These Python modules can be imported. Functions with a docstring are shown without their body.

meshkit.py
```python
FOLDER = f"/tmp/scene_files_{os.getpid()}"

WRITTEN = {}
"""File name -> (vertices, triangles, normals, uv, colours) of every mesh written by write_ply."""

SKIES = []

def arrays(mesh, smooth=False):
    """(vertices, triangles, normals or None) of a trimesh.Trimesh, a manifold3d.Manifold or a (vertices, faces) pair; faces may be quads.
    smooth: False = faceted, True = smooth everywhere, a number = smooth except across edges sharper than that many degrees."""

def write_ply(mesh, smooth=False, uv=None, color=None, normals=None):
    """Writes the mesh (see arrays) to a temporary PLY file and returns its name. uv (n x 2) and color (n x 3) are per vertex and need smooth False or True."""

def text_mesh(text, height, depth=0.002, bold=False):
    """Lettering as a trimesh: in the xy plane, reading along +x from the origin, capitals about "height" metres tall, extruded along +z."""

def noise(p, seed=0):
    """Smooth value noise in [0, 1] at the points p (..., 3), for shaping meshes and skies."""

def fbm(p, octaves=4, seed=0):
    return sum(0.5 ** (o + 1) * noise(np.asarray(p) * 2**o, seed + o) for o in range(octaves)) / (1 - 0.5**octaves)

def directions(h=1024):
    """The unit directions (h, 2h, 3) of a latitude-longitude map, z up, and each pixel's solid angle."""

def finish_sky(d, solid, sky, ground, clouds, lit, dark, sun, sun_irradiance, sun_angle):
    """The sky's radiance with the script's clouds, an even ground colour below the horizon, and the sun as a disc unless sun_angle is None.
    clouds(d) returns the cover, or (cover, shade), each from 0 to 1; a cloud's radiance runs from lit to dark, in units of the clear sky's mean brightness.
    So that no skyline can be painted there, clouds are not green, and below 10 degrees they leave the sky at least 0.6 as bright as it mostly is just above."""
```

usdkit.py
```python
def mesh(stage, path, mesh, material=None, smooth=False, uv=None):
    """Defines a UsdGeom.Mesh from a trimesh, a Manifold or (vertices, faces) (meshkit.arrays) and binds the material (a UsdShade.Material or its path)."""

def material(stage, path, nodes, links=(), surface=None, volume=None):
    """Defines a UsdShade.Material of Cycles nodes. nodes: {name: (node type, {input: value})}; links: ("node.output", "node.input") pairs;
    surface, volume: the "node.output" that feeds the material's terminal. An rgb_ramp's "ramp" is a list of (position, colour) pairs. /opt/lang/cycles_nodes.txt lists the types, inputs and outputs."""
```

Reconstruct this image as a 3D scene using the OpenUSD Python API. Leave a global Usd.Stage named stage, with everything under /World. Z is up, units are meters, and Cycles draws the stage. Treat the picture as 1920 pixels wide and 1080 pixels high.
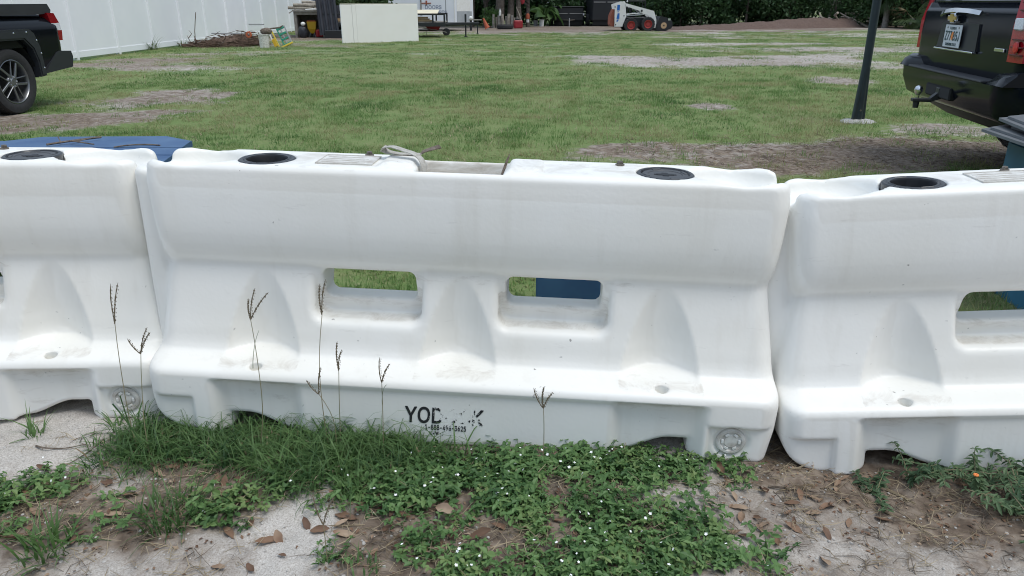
import math, random
import numpy as np, trimesh, shapely
from shapely import affinity
from shapely.geometry import Polygon, box as sbox
from scipy.spatial import Delaunay
from scipy.spatial.transform import Rotation as Rot
import usdkit, meshkit
from pxr import Usd, UsdGeom, UsdLux, UsdShade, Gf, Sdf, Vt

stage = Usd.Stage.CreateInMemory()
UsdGeom.SetStageUpAxis(stage, 'Z')
UsdGeom.Xform.Define(stage, '/World')
UsdGeom.Scope.Define(stage, '/World/Looks')

# ------------------------------------------------------------------ camera, sky, sun, exposure
CAM_H, PITCH = 1.2182, 0.3641
cam = UsdGeom.Camera.Define(stage, '/World/camera')
cam.CreateHorizontalApertureAttr(36.0); cam.CreateVerticalApertureAttr(20.25)
cam.CreateFocalLengthAttr(36.0 * 1400 / 1920)
cam.CreateClippingRangeAttr(Gf.Vec2f(0.05, 2000))
cam.CreateExposureAttr(0.47)
cx = UsdGeom.Xformable(cam)
cx.AddTranslateOp().Set(Gf.Vec3d(0, 0, CAM_H)); cx.AddRotateXOp().Set(90 - math.degrees(PITCH))

SUN_EL, SUN_AZ = math.radians(64), math.radians(124)     # azimuth = atan2(x, y) of the direction towards the sun
dome = UsdLux.DomeLight.Define(stage, '/World/sky')
dome.GetPrim().SetCustomDataByKey('kind', 'structure')
usdkit.material(stage, '/World/Looks/overcast_sky', {
    'tc': ('texture_coordinate', {}),
    'mp': ('mapping', {'scale': (1.0, 1.0, 2.2)}),
    'n': ('noise_texture', {'scale': 1.7, 'detail': 6.0, 'roughness': 0.55}),
    'r': ('rgb_ramp', {'ramp': [(0.30, (0.62, 0.62, 0.62)), (0.60, (1, 1, 1))]}),
    'cl': ('rgb_ramp', {'ramp': [(0.25, (5.15, 6.75, 9.0)), (0.75, (9.1, 10.8, 13.2))]}),
    's': ('sky_texture', {'sky_type': 'single_scattering', 'sun_disc': False, 'sun_elevation': SUN_EL, 'sun_rotation': SUN_AZ}),
    'mx': ('mix', {}), 'sep': ('separate_xyz', {}), 'gz': ('geometry', {}),
    'el': ('rgb_ramp', {'ramp': [(0.0, (0.44, 0.43, 0.41)), (0.08, (0.49, 0.48, 0.46)), (0.5, (0.95, 0.955, 0.96)), (1.0, (1.46, 1.48, 1.50))]}),
    'ml': ('mix', {'mix_type': 'multiply', 'fac': 1.0}),
    'b': ('background_shader', {'strength': 0.06})},
    [('tc.generated', 'mp.vector'), ('mp.vector', 'n.vector'), ('n.fac', 'r.fac'), ('n.fac', 'cl.fac'), ('r.color', 'mx.fac'), ('s.color', 'mx.color1'), ('cl.color', 'mx.color2'), ('tc.generated', 'sep.vector'), ('sep.z', 'el.fac'), ('mx.color', 'ml.color1'), ('el.color', 'ml.color2'), ('ml.color', 'b.color')],
    surface='b.background')
UsdShade.MaterialBindingAPI.Apply(dome.GetPrim()).Bind(UsdShade.Material.Get(stage, '/World/Looks/overcast_sky'))
sun = UsdLux.DistantLight.Define(stage, '/World/sun')
sun.CreateNormalizeAttr(True); sun.CreateIntensityAttr(0.4); sun.CreateAngleAttr(28.0); sun.CreateColorAttr(Gf.Vec3f(1.0, 0.96, 0.9))
sx = UsdGeom.Xformable(sun)
sx.AddRotateZOp().Set(-math.degrees(SUN_AZ)); sx.AddRotateXOp().Set(-(90 - math.degrees(SUN_EL)))

# ------------------------------------------------------------------ helpers
rng = np.random.default_rng(7); random.seed(7)
_used = {}
def numbered(parent, name):
    k = (parent, name); n = _used.get(k, 0); _used[k] = n + 1
    return name if n == 0 else '%s_%03d' % (name, n)
def path_of(p): return '/World' if p is None else (p if isinstance(p, str) else str(p.GetPath()))
def tag(prim, label=None, cat=None, group=None, kind=None):
    for k, v in (('label', label), ('category', cat), ('group', group), ('kind', kind)):
        if v: prim.SetCustomDataByKey(k, v)
    return prim
def mat4(loc=(0, 0, 0), rot=None, scale=1.0):
    m = np.eye(4)
    if rot is not None: m[:3, :3] = rot if np.ndim(rot) == 2 else Rot.from_euler('xyz', rot).as_matrix()
    m[:3, :3] = m[:3, :3] * scale; m[:3, 3] = loc
    return m
def setm(prim, m):
    x = UsdGeom.Xformable(prim); ops = x.GetOrderedXformOps()
    (ops[0] if ops else x.AddTransformOp()).Set(Gf.Matrix4d(*np.asarray(m, float).T.ravel().tolist()))
def thing(name, label, cat, m=None, group=None):
    p = UsdGeom.Xform.Define(stage, '/World/' + numbered('/World', name)).GetPrim()
    if m is not None: setm(p, m)
    return tag(p, label, cat, group)
def obj(name, mesh, mat, parent=None, smooth=30, label=None, cat=None, group=None, kind=None, m=None, primvars=None):
    if isinstance(mesh, MB): mesh = mesh.mesh()
    pp = path_of(parent)
    g = usdkit.mesh(stage, pp + '/' + numbered(pp, name), mesh, MATS[mat] if isinstance(mat, str) else mat, smooth=smooth)
    p = g.GetPrim()
    if m is not None: setm(p, m)
    for k, v in (primvars or {}).items():
        UsdGeom.PrimvarsAPI(g).CreatePrimvar(k, Sdf.ValueTypeNames.FloatArray, 'vertex').Set(Vt.FloatArray.FromNumpy(np.asarray(v, np.float32)))
    return tag(p, label, cat, group, kind)
def copy_of(src, name, m, label, cat, group=None):
    p = UsdGeom.Xform.Define(stage, '/World/' + numbered('/World', name)).GetPrim()
    p.GetReferences().AddInternalReference(src.GetPath()); p.SetInstanceable(True)
    setm(p, m)
    return tag(p, label, cat, group)

class MB:
    def __init__(s): s.v, s.f, s.n = [], [], 0
    def add(s, v, f=None, m=None):
        if f is None: v, f = v.vertices, v.faces
        v = np.asarray(v, float); f = np.asarray(f, int)
        if f.shape[1] == 4: f = np.vstack([f[:, [0, 1, 2]], f[:, [0, 2, 3]]])
        if m is not None:
            v = v @ np.asarray(m)[:3, :3].T + np.asarray(m)[:3, 3]
        s.v.append(v); s.f.append(f + s.n); s.n += len(v); return s
    def box(s, lo, hi, ch=0.0, m=None):
        return s.add(*chbox(lo, hi, ch), m=m)
    def tube(s, pts, r, n=8, cap=True):
        return s.add(*tube(pts, r, n, cap))
    def lathe(s, prof, n=24, m=None): return s.add(*lathe(prof, n), m=m)
    def prism(s, poly, t, m=None):
        mm = trimesh.creation.extrude_polygon(poly if isinstance(poly, shapely.Geometry) else Polygon(poly), t, engine='earcut')
        return s.add(mm.vertices, mm.faces, m)
    def mesh(s): return np.vstack(s.v), np.vstack(s.f)

def chbox(lo, hi, ch=0.0):
    lo, hi = np.minimum(lo, hi).astype(float), np.maximum(lo, hi).astype(float)
    if ch <= 0:
        b = trimesh.creation.box(hi - lo); return b.vertices + (lo + hi) / 2, b.faces
    ch = min(ch, 0.45 * (hi - lo).min())
    c, h = (lo + hi) / 2, (hi - lo) / 2
    P = []
    for a in range(3):
        e = np.full(3, -ch); e[a] = 0
        for q in np.ndindex(2, 2, 2):
            P.append((h + e) * (np.array(q) * 2 - 1))
    hull = trimesh.convex.convex_hull(np.array(P)); return hull.vertices + c, hull.faces
def frame_of(d):
    d = d / (np.linalg.norm(d) + 1e-12); u = np.cross(d, [0, 0, 1.0])
    if np.linalg.norm(u) < 1e-3: u = np.cross(d, [1.0, 0, 0])
    u /= np.linalg.norm(u); return u, np.cross(d, u)
def tube(pts, r, n=8, cap=True):
    pts = np.asarray(pts, float); k = len(pts); r = np.broadcast_to(np.asarray(r, float), (k,))
    a = np.arange(n) * 2 * np.pi / n
    V = []; u0 = None
    for i in range(k):
        d = pts[min(i + 1, k - 1)] - pts[max(i - 1, 0)]
        u, w = frame_of(d)
        if u0 is not None:
            dn = d / np.linalg.norm(d); u = u0 - dn * (u0 @ dn); u /= np.linalg.norm(u); w = np.cross(dn, u)
        u0 = u
        V.append(pts[i] + r[i] * (np.cos(a)[:, None] * u + np.sin(a)[:, None] * w))
    V = np.vstack(V); F = []
    for i in range(k - 1):
        for j in range(n):
            A, B = i * n + j, i * n + (j + 1) % n
            F += [[A, B, B + n], [A, B + n, A + n]]
    if cap:
        V = np.vstack([V, pts[0], pts[-1]])
        for j in range(n):
            F.append([k * n, (j + 1) % n, j]); F.append([k * n + 1, (k - 1) * n + j, (k - 1) * n + (j + 1) % n])
    return V, np.array(F)
def lathe(prof, n=24):
    prof = np.asarray(prof, float); a = np.arange(n) * 2 * np.pi / n; k = len(prof)
    V = np.stack([prof[:, None, 0] * np.cos(a), prof[:, None, 0] * np.sin(a), np.repeat(prof[:, 1][:, None], n, 1)], -1).reshape(-1, 3)
    F = []
    for i in range(k - 1):
        for j in range(n):
            A, B = i * n + j, i * n + (j + 1) % n
            F += [[A, B, B + n], [A, B + n, A + n]]
    return V, np.array(F)
def ellipsoid(c, r, sub=2):
    s = trimesh.creation.icosphere(sub); return s.vertices * np.asarray(r) + np.asarray(c), s.faces
XZ = np.array([[1, 0, 0, 0], [0, 0, -1, 0], [0, 1, 0, 0], [0, 0, 0, 1.0]])   # maps a drawing in (x, z) to a prism along -y
def sstep(a, b, x):
    t = np.clip((x - a) / (b - a), 0, 1); return t * t * (3 - 2 * t)

# ------------------------------------------------------------------ materials
MATS = {}
def mat(name, c, rough=0.5, c2=None, scale=8.0, metal=0.0, bump=0.0, bscale=None, detail=4.0, lo=0.35, hi=0.65, spec=0.5, coat=0.0, space='object', transm=0.0, extra=None):
    n = {'p': ('principled_bsdf', {'base_color': c, 'roughness': rough, 'metallic': metal, 'specular_ior_level': spec, 'coat_weight': coat, 'transmission_weight': transm, **(extra or {})}),
         'tc': ('texture_coordinate', {}), 'g': ('geometry', {})}
    src = 'tc.object' if space == 'object' else 'g.position'
    l = []
    if c2 is not None:
        n['n'] = ('noise_texture', {'scale': scale, 'detail': detail, 'roughness': 0.6})
        n['r'] = ('rgb_ramp', {'ramp': [(lo, c), (hi, c2)]})
        l += [(src, 'n.vector'), ('n.fac', 'r.fac'), ('r.color', 'p.base_color')]
    if bump:
        n['bn'] = ('noise_texture', {'scale': bscale or scale * 3, 'detail': 4.0}); n['bp'] = ('bump', {'strength': 1.0, 'distance': bump})
        l += [(src, 'bn.vector'), ('bn.fac', 'bp.height'), ('bp.normal', 'p.normal')]
    MATS[name] = usdkit.material(stage, '/World/Looks/' + name, n, l, surface='p.BSDF'); return MATS[name]
def leafmat(name, c1, c2, rough=0.5, trans=0.3, scale=0.35, c3=None, wn=0.8, wr=0.5, off=-0.12):
    """Leaf or blade: colour varies per copy and slowly over the ground; a little light passes through."""
    n = {'oi': ('object_info', {}), 'g': ('geometry', {}), 'n': ('noise_texture', {'scale': scale, 'detail': 3.0}),
         'ad': ('math', {'math_type': 'multiply_add', 'value2': wr, 'value3': off}), 'm': ('math', {'math_type': 'multiply_add', 'value2': wn}),
         'r': ('rgb_ramp', {'ramp': [(0.2, c1), (0.62, c2)] + ([(0.85, c3)] if c3 else [])}),
         'p': ('principled_bsdf', {'roughness': rough, 'specular_ior_level': 0.35}), 't': ('translucent_bsdf', {}), 'mx': ('mix_closure', {'fac': trans})}
    l = [('g.position', 'n.vector'), ('oi.random', 'ad.value1'), ('n.fac', 'm.value1'), ('ad.value', 'm.value3'), ('m.value', 'r.fac'),
         ('r.color', 'p.base_color'), ('r.color', 't.color'), ('p.BSDF', 'mx.closure1'), ('t.BSDF', 'mx.closure2')]
    MATS[name] = usdkit.material(stage, '/World/Looks/' + name, n, l, surface='mx.closure'); return MATS[name]

MATS['barrier_plastic'] = usdkit.material(stage, '/World/Looks/barrier_plastic', {
    'tc': ('texture_coordinate', {}), 'oi': ('object_info', {}),
    'off': ('combine_xyz', {}), 'o7': ('math', {'math_type': 'multiply', 'value2': 7.0}),
    'va': ('vector_math', {'math_type': 'add'}),
    'gr': ('attribute', {'attribute': 'grime'}),
    'n1': ('noise_texture', {'scale': 3.0, 'detail': 3.0}),
    'base': ('rgb_ramp', {'ramp': [(0.35, (0.81, 0.795, 0.75)), (0.65, (0.775, 0.755, 0.695))]}),
    'mp': ('mapping', {'scale': (1.0, 1.0, 3.5)}),
    'n2': ('noise_texture', {'scale': 11.0, 'detail': 8.0, 'roughness': 0.72, 'distortion': 0.6}),
    'gm': ('math', {'math_type': 'multiply_add', 'value2': 1.15}),
    'gs': ('math', {'math_type': 'subtract', 'value2': 0.84}),
    'gr2': ('map_range', {'from_min': 0.0, 'from_max': 0.5, 'to_min': 0.0, 'to_max': 0.75, 'clamp': True}),
    'm1': ('mix', {'color2': (0.29, 0.225, 0.155)}),
    'n3': ('noise_texture', {'scale': 62.0, 'detail': 1.0, 'distortion': 0.4}),
    'r3': ('rgb_ramp', {'ramp': [(0.750, (0, 0, 0)), (0.80, (0.7, 0.7, 0.7))]}),
    'n4': ('noise_texture', {'scale': 5.0, 'detail': 2.0}),
    'r4': ('rgb_ramp', {'ramp': [(0.52, (0, 0, 0)), (0.66, (1, 1, 1))]}),
    'sp': ('math', {'math_type': 'multiply'}),
    'm2': ('mix', {'color2': (0.05, 0.045, 0.04)}),
    'dm': ('mapping', {'scale': (16.0, 16.0, 1.1)}), 'dn': ('noise_texture', {'scale': 1.0, 'detail': 5.0, 'roughness': 0.6}), 'dr': ('rgb_ramp', {'ramp': [(0.54, (0, 0, 0)), (0.80, (0.17, 0.17, 0.17))]}), 'm3': ('mix', {'color2': (0.44, 0.39, 0.30)}),
    'sm': ('mapping', {'scale': (5.0, 5.0, 34.0), 'rotation': (0.0, 0.35, 0.0)}), 'sn': ('noise_texture', {'scale': 1.6, 'detail': 6.0, 'roughness': 0.7}), 'sr': ('rgb_ramp', {'ramp': [(0.64, (0, 0, 0)), (0.74, (0.22, 0.22, 0.22))]}), 'm4': ('mix', {'color2': (0.34, 0.31, 0.28)}),
    'bn': ('noise_texture', {'scale': 90.0, 'detail': 3.0}), 'bp': ('bump', {'strength': 0.25, 'distance': 0.0015}),
    'p': ('principled_bsdf', {'roughness': 0.42, 'specular_ior_level': 0.4, 'subsurface_weight': 0.0, 'subsurface_scale': 0.02, 'subsurface_radius': (1.0, 0.9, 0.75)})},
    [('oi.random', 'o7.value1'), ('o7.value', 'off.x'), ('o7.value', 'off.y'), ('tc.object', 'va.vector1'), ('off.vector', 'va.vector2'),
     ('va.vector', 'n1.vector'), ('n1.fac', 'base.fac'), ('va.vector', 'mp.vector'), ('mp.vector', 'n2.vector'), ('n2.fac', 'gm.value1'), ('gr.fac', 'gm.value3'),
     ('gm.value', 'gs.value1'), ('gs.value', 'gr2.value'), ('gr2.result', 'm1.fac'), ('base.color', 'm1.color1'),
     ('va.vector', 'n3.vector'), ('n3.fac', 'r3.fac'), ('va.vector', 'n4.vector'), ('n4.fac', 'r4.fac'), ('r3.color', 'sp.value1'), ('r4.color', 'sp.value2'),
     ('sp.value', 'm2.fac'), ('m1.color', 'm3.color1'), ('va.vector', 'dm.vector'), ('dm.vector', 'dn.vector'), ('dn.fac', 'dr.fac'), ('dr.color', 'm3.fac'), ('m3.color', 'm4.color1'), ('va.vector', 'sm.vector'), ('sm.vector', 'sn.vector'), ('sn.fac', 'sr.fac'), ('sr.color', 'm4.fac'), ('m4.color', 'm2.color1'), ('m2.color', 'p.base_color'), ('tc.object', 'bn.vector'), ('bn.fac', 'bp.height'), ('bp.normal', 'p.normal')],
    surface='p.BSDF')

# ------------------------------------------------------------------ the roto-moulded barrier: a smooth field, meshed
def rmax(a, b, r): return np.minimum(np.maximum(a, b), -r) + np.hypot(np.maximum(a + r, 0), np.maximum(b + r, 0))
def rsub(a, b, r): return rmax(a, -b, r)
BX, BZ = 0.915, 0.785
DZ = BZ - .81
FLX = 0.58
_z = np.array([-.1, 0, .10, .184, .197, .206, .214, .222, .234, .30, .40, .468, .480, .492, .510, .532, .562, .600, .640, .70, .735, .765, .9])
_w = np.array([.224, .224, .224, .223, .218, .206, .186, .162, .141, .119, .0935, .0760, .0735, .0770, .0870, .0968, .1058, .1120, .1145, .1155, .1142, .1118, .1108])
from scipy.interpolate import PchipInterpolator
_wz = np.linspace(-.1, .9, 1001); _ww = np.convolve(np.pad(PchipInterpolator(_z, _w)(_wz), 3, mode='edge'), np.ones(7) / 7, 'valid')
def barrier_field(x, y, z):
    ax, ay = np.abs(x), np.abs(y)
    w = np.interp(z, _wz, _ww)
    # centre of the base sits a little behind the lip and the end feet
    w = w - 0.010 * sstep(.182, .165, z) * sstep(.74, .66, ax)
    # flutes: arched scoops that die out under the top roll
    for x0 in (-FLX, 0.0, FLX):
        q = x - x0
        dz = np.interp(z, [.21, .245, .31, .472], [.066, .061, .046, 0.0])
        d = np.maximum(dz - q * q / (2 * .098), 0)
        d = d * sstep(.210, .236, z)
        w = w - np.minimum(d, .060)
    # scooped fork pockets in the base
    fk = sstep(.140, .100, np.abs(ax - FLX)) * sstep(.182, .165, z)
    w = w - 0.021 * fk
    a = ay - w
    ends = np.interp(z, [0, .10, .17, .21, .30, .485, .565, .72, .78], [.900, .914, .916, .912, .902, .882, .886, .892, .886])
    e = ax - ends
    d = rmax(a, e, .060)
    top = z - BZ + .011 * sstep(.165, .125, ax) * sstep(.03, .07, y)
    d = rmax(d, top, .022)
    # bottom: flat with big boat-shaped corner on the left end and a small one on the right
    dl = np.where(x < 0, np.minimum(np.maximum(-x - .915, -z), -.125) + np.hypot(np.maximum(-x - .915 + .125, 0), np.maximum(-z + .125, 0)),
                  np.minimum(np.maximum(x - .915, -z), -.05) + np.hypot(np.maximum(x - .915 + .05, 0), np.maximum(-z + .05, 0)))
    d = np.maximum(d, dl)
    # fork arches
    u = (ax - .46) / .205
    arch = .052 * sstep(.02, .80, u)
    d = rsub(d, np.maximum(z - arch, np.maximum(ax - .672, .46 - ax)), .018)
    # insets of the end feet
    ins = np.maximum(np.maximum(.725 - x, x - .97), np.maximum(z - .112, .211 - ay))
    d = rsub(d, ins, .012)
    insl = np.maximum(np.maximum(.775 + x, -x - 1.0), np.maximum(z - .112, .211 - ay))
    d = rsub(d, insl, .012)
    # windows: outer pockets and through holes
    for x0 in (-.27, .27):
        q = np.abs(x - x0)
        pk = rmax(q - .158, np.maximum(.332 - z, z - .53), .035)
        pk = rmax(pk, .040 + (z - .385) * .40 - ay, .012)
        pk = np.maximum(pk, z - .476)
        d = rsub(d, pk, .022)
        hl = rmax(q - .138, np.maximum(.383 - z, z - .478), .022)
        d = rsub(d, hl, .012)
    # notch across the middle of the top, scoops and key slots at the ends
    nt = rmax(np.maximum(ax - .118, ay - .090), .695 - z, .02)
    d = rsub(d, nt, .012)
    sc = (np.sqrt(((ax - .760) / .125) ** 2 + (y / .098) ** 2 + ((z - BZ) / .085) ** 2) - 1) * .08
    d = rsub(d, sc, .014)
    slot = np.hypot(x - .945, y) - .068
    d = rsub(d, np.maximum(slot, .10 - z), .03)
    sad = rmax(ay - .058, np.maximum(.742 - z, .76 - ax), .025)
    d = rsub(d, sad, .02)
    kn = rmax(np.hypot(x + .902, y) - .056, np.maximum(z - .750, .12 - z), .02)
    h_ = np.clip(.5 + .5 * (d - kn) / .02, 0, 1); d = d * (1 - h_) + kn * h_ - .02 * h_ * (1 - h_)
    # fill openings
    for x0 in (-.56, .56):
        d = np.maximum(d, -np.maximum(np.hypot(x - x0, y + .012) - .080, BZ - .10 - z))
    # stake holes in the lip
    for x0 in (-.585, .585):
        d = np.maximum(d, -np.maximum(np.hypot((x - x0) / 1.25, ay - .186) - .015, .178 - z))
    # drain recess in the right foot
    d = rsub(d, np.maximum(np.hypot(x - .79, z - .066) - .050, .203 - ay), .006)
    # two soft pads beside the notch
    pad = rmax(np.maximum(np.abs(ax - .178) - .052, ay - .072), z - BZ - .010, .02)
    d = np.minimum(d, np.maximum(pad, .68 - z))
    return d
def surface_nets(field, lo, hi, h):
    n = [int(math.ceil((hi[k] - lo[k]) / h)) + 1 for k in range(3)]
    ax = [lo[k] + h * np.arange(n[k]) for k in range(3)]
    D = field(*np.meshgrid(*ax, indexing='ij')).astype(np.float32)
    S = D < 0
    cs = np.zeros([k - 1 for k in n], np.int8)
    for o in np.ndindex(2, 2, 2): cs += S[o[0]:o[0] + n[0] - 1, o[1]:o[1] + n[1] - 1, o[2]:o[2] + n[2] - 1]
    act = (cs > 0) & (cs < 8)
    idx = np.full(act.shape, -1, np.int64); C = np.argwhere(act); idx[act] = np.arange(len(C))
    acc = np.zeros((len(C), 3)); cnt = np.zeros(len(C))
    corner = list(np.ndindex(2, 2, 2))
    val = {o: D[C[:, 0] + o[0], C[:, 1] + o[1], C[:, 2] + o[2]] for o in corner}
    for a in corner:
        for k in range(3):
            if a[k] == 0:
                b = tuple(1 if i == k else a[i] for i in range(3))
                va, vb = val[a], val[b]; m = (va < 0) != (vb < 0)
                t = np.where(m, va / np.where(m, va - vb, 1), 0)
                p = np.tile(np.array(a, float), (len(C), 1)); p[:, k] = t
                acc[m] += p[m]; cnt[m] += 1
    V = np.array(lo) + h * (C + acc / cnt[:, None])
    F = []
    for k in range(3):
        i, j = (k + 1) % 3, (k + 2) % 3
        s0 = [slice(None)] * 3; s1 = [slice(None)] * 3
        s0[k] = slice(0, n[k] - 1); s1[k] = slice(1, n[k])
        ch = S[tuple(s0)] != S[tuple(s1)]; P = np.argwhere(ch)
        P = P[(P[:, i] > 0) & (P[:, j] > 0) & (P[:, i] < n[i] - 1) & (P[:, j] < n[j] - 1)]
        def at(di, dj):
            q = P.copy(); q[:, i] -= di; q[:, j] -= dj; return idx[q[:, 0], q[:, 1], q[:, 2]]
        Q = np.stack([at(1, 1), at(0, 1), at(0, 0), at(1, 0)], 1)
        fl = ~S[P[:, 0], P[:, 1], P[:, 2]]
        Q[fl] = Q[fl][:, ::-1]; F.append(Q)
    F = np.vstack(F)
    e = 1e-3
    def grad(V): return np.stack([field(*(V + e * np.eye(3)[k]).T) - field(*(V - e * np.eye(3)[k]).T) for k in range(3)], 1) / (2 * e)
    for _ in range(2):                                         # pull the vertices onto the surface
        g = grad(V); dd = field(*V.T)
        st = np.clip(dd / np.maximum((g * g).sum(1), .2), -.4 * h, .4 * h); V = V - g * st[:, None]
    return V, F
bv, bf = surface_nets(barrier_field, (-.985, -.245, -.02), (.945, .245, .82), .0075)
bt = np.vstack([bf[:, [0, 1, 2]], bf[:, [0, 2, 3]]])
tm = trimesh.Trimesh(bv, bt, process=False)
trimesh.smoothing.filter_taubin(tm, lamb=.5, nu=.52, iterations=4)
bv = np.array(tm.vertices); bnorm = np.array(tm.vertex_normals)
def barrier_grime(v, n):
    x, y, z = v.T; ax, ay = np.abs(x), np.abs(y); up = np.clip(n[:, 2], 0, 1)
    g = np.zeros(len(v))
    wx = np.abs(ax - .27)
    g += 0.38 * (wx < .16) * sstep(.31, .335, z) * (z < .43) * sstep(.108, .078, ay) * sstep(.0, .05, ay)      # window sills
    g += 0.50 * (ax < .14) * (ay < .10) * sstep(BZ, BZ - .02, z) * (z > .67)                    # notch
    g += 0.33 * up * (z > BZ - .02) * sstep(.11, .06, ay) * (ax < .52)                          # top
    g += 0.15 * (np.abs(ax - FLX) < .14) * (z < .18) * (ay > .05) * sstep(.205, .19, ay)         # fork pockets
    g += 0.34 * np.exp(-((z - .214) / .012) ** 2) * (np.abs(np.abs(ax - FLX / 2) - FLX / 2) < .12)
    g += 0.20 * sstep(.04, .0, z)
    g += 0.16 * (np.abs(ax - FLX) < .12) * sstep(.13, .165, z) * (z < .185) * (ay < .215)
    g += 0.05 * (z < .17)
    g += 0.22 * np.exp(-((z - .113) / .006) ** 2) * (ax > .72)
    g += 0.25 * (z > .45) * (z < .482) * (ax < .5)
    return g
bgrime = barrier_grime(bv, bnorm)

BM = {'L': mat4((-1.992, 2.1984, .0254), Rot.from_euler('xyz', [.0125, .0148, .0509]).as_matrix()),
      'C': mat4((-.1524, 2.0928, .0116), Rot.from_euler('xyz', [.0121, .0213, -.0781]).as_matrix()),
      'R': mat4((1.692, 1.9554, .0199), Rot.from_euler('xyz', [-.0014, -.0632, -.0693]).as_matrix())}
body_first = None
# ------------------------------------------------------------------ plain materials
mat('black_plastic', (0.016, 0.017, 0.019), .32, (0.03, 0.03, 0.031), 20)
mat('grey_plastic', (0.05, 0.053, 0.058), .55, (0.07, 0.072, 0.075), 12, bump=.001, bscale=300)
mat('white_plastic', (0.74, 0.74, 0.71), .4, (0.66, 0.65, 0.60), 14)
mat('grimy_white', (0.66, 0.645, 0.60), .5, (0.40, 0.36, 0.31), 26, lo=.42, hi=.70)
mat('grimy_line', (0.42, 0.38, 0.33), .6, (0.60, 0.58, 0.53), 30)
mat('rusty_steel', (0.10, 0.085, 0.07), .55, (0.22, 0.19, 0.16), 90, metal=.5)
mat('dark_hole', (0.008, 0.008, 0.009), .6)
mat('webbing', (0.34, 0.315, 0.27), .9, (0.50, 0.48, 0.43), 60, bump=.002, bscale=500)
mat('bark', (0.10, 0.075, 0.055), .95, (0.20, 0.16, 0.125), 30, bump=.01)
MATS['worn_print'] = usdkit.material(stage, '/World/Looks/worn_print', {
    'tc': ('texture_coordinate', {}), 'sx': ('separate_xyz', {}),
    'mr': ('map_range', {'from_min': -.145, 'from_max': .090, 'to_min': 0., 'to_max': 1., 'clamp': True}),
    'keep': ('rgb_ramp', {'ramp': [(0, (.80,) * 3), (.24, (.70,) * 3), (.36, (.56,) * 3), (.44, (.49,) * 3), (.52, (.38,) * 3), (.80, (.38,) * 3), (.90, (.46,) * 3), (1, (.56,) * 3)]}),
    'n': ('noise_texture', {'scale': 95.0, 'detail': 5.0, 'roughness': .65}), 'lt': ('math', {'math_type': 'less_than'}),
    'p': ('principled_bsdf', {'base_color': (.018, .018, .02), 'roughness': .5})},
    [('tc.object', 'sx.vector'), ('sx.x', 'mr.value'), ('mr.result', 'keep.fac'), ('tc.object', 'n.vector'), ('n.fac', 'lt.value1'), ('keep.color', 'lt.value2'), ('lt.value', 'p.alpha')], surface='p.BSDF')
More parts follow.
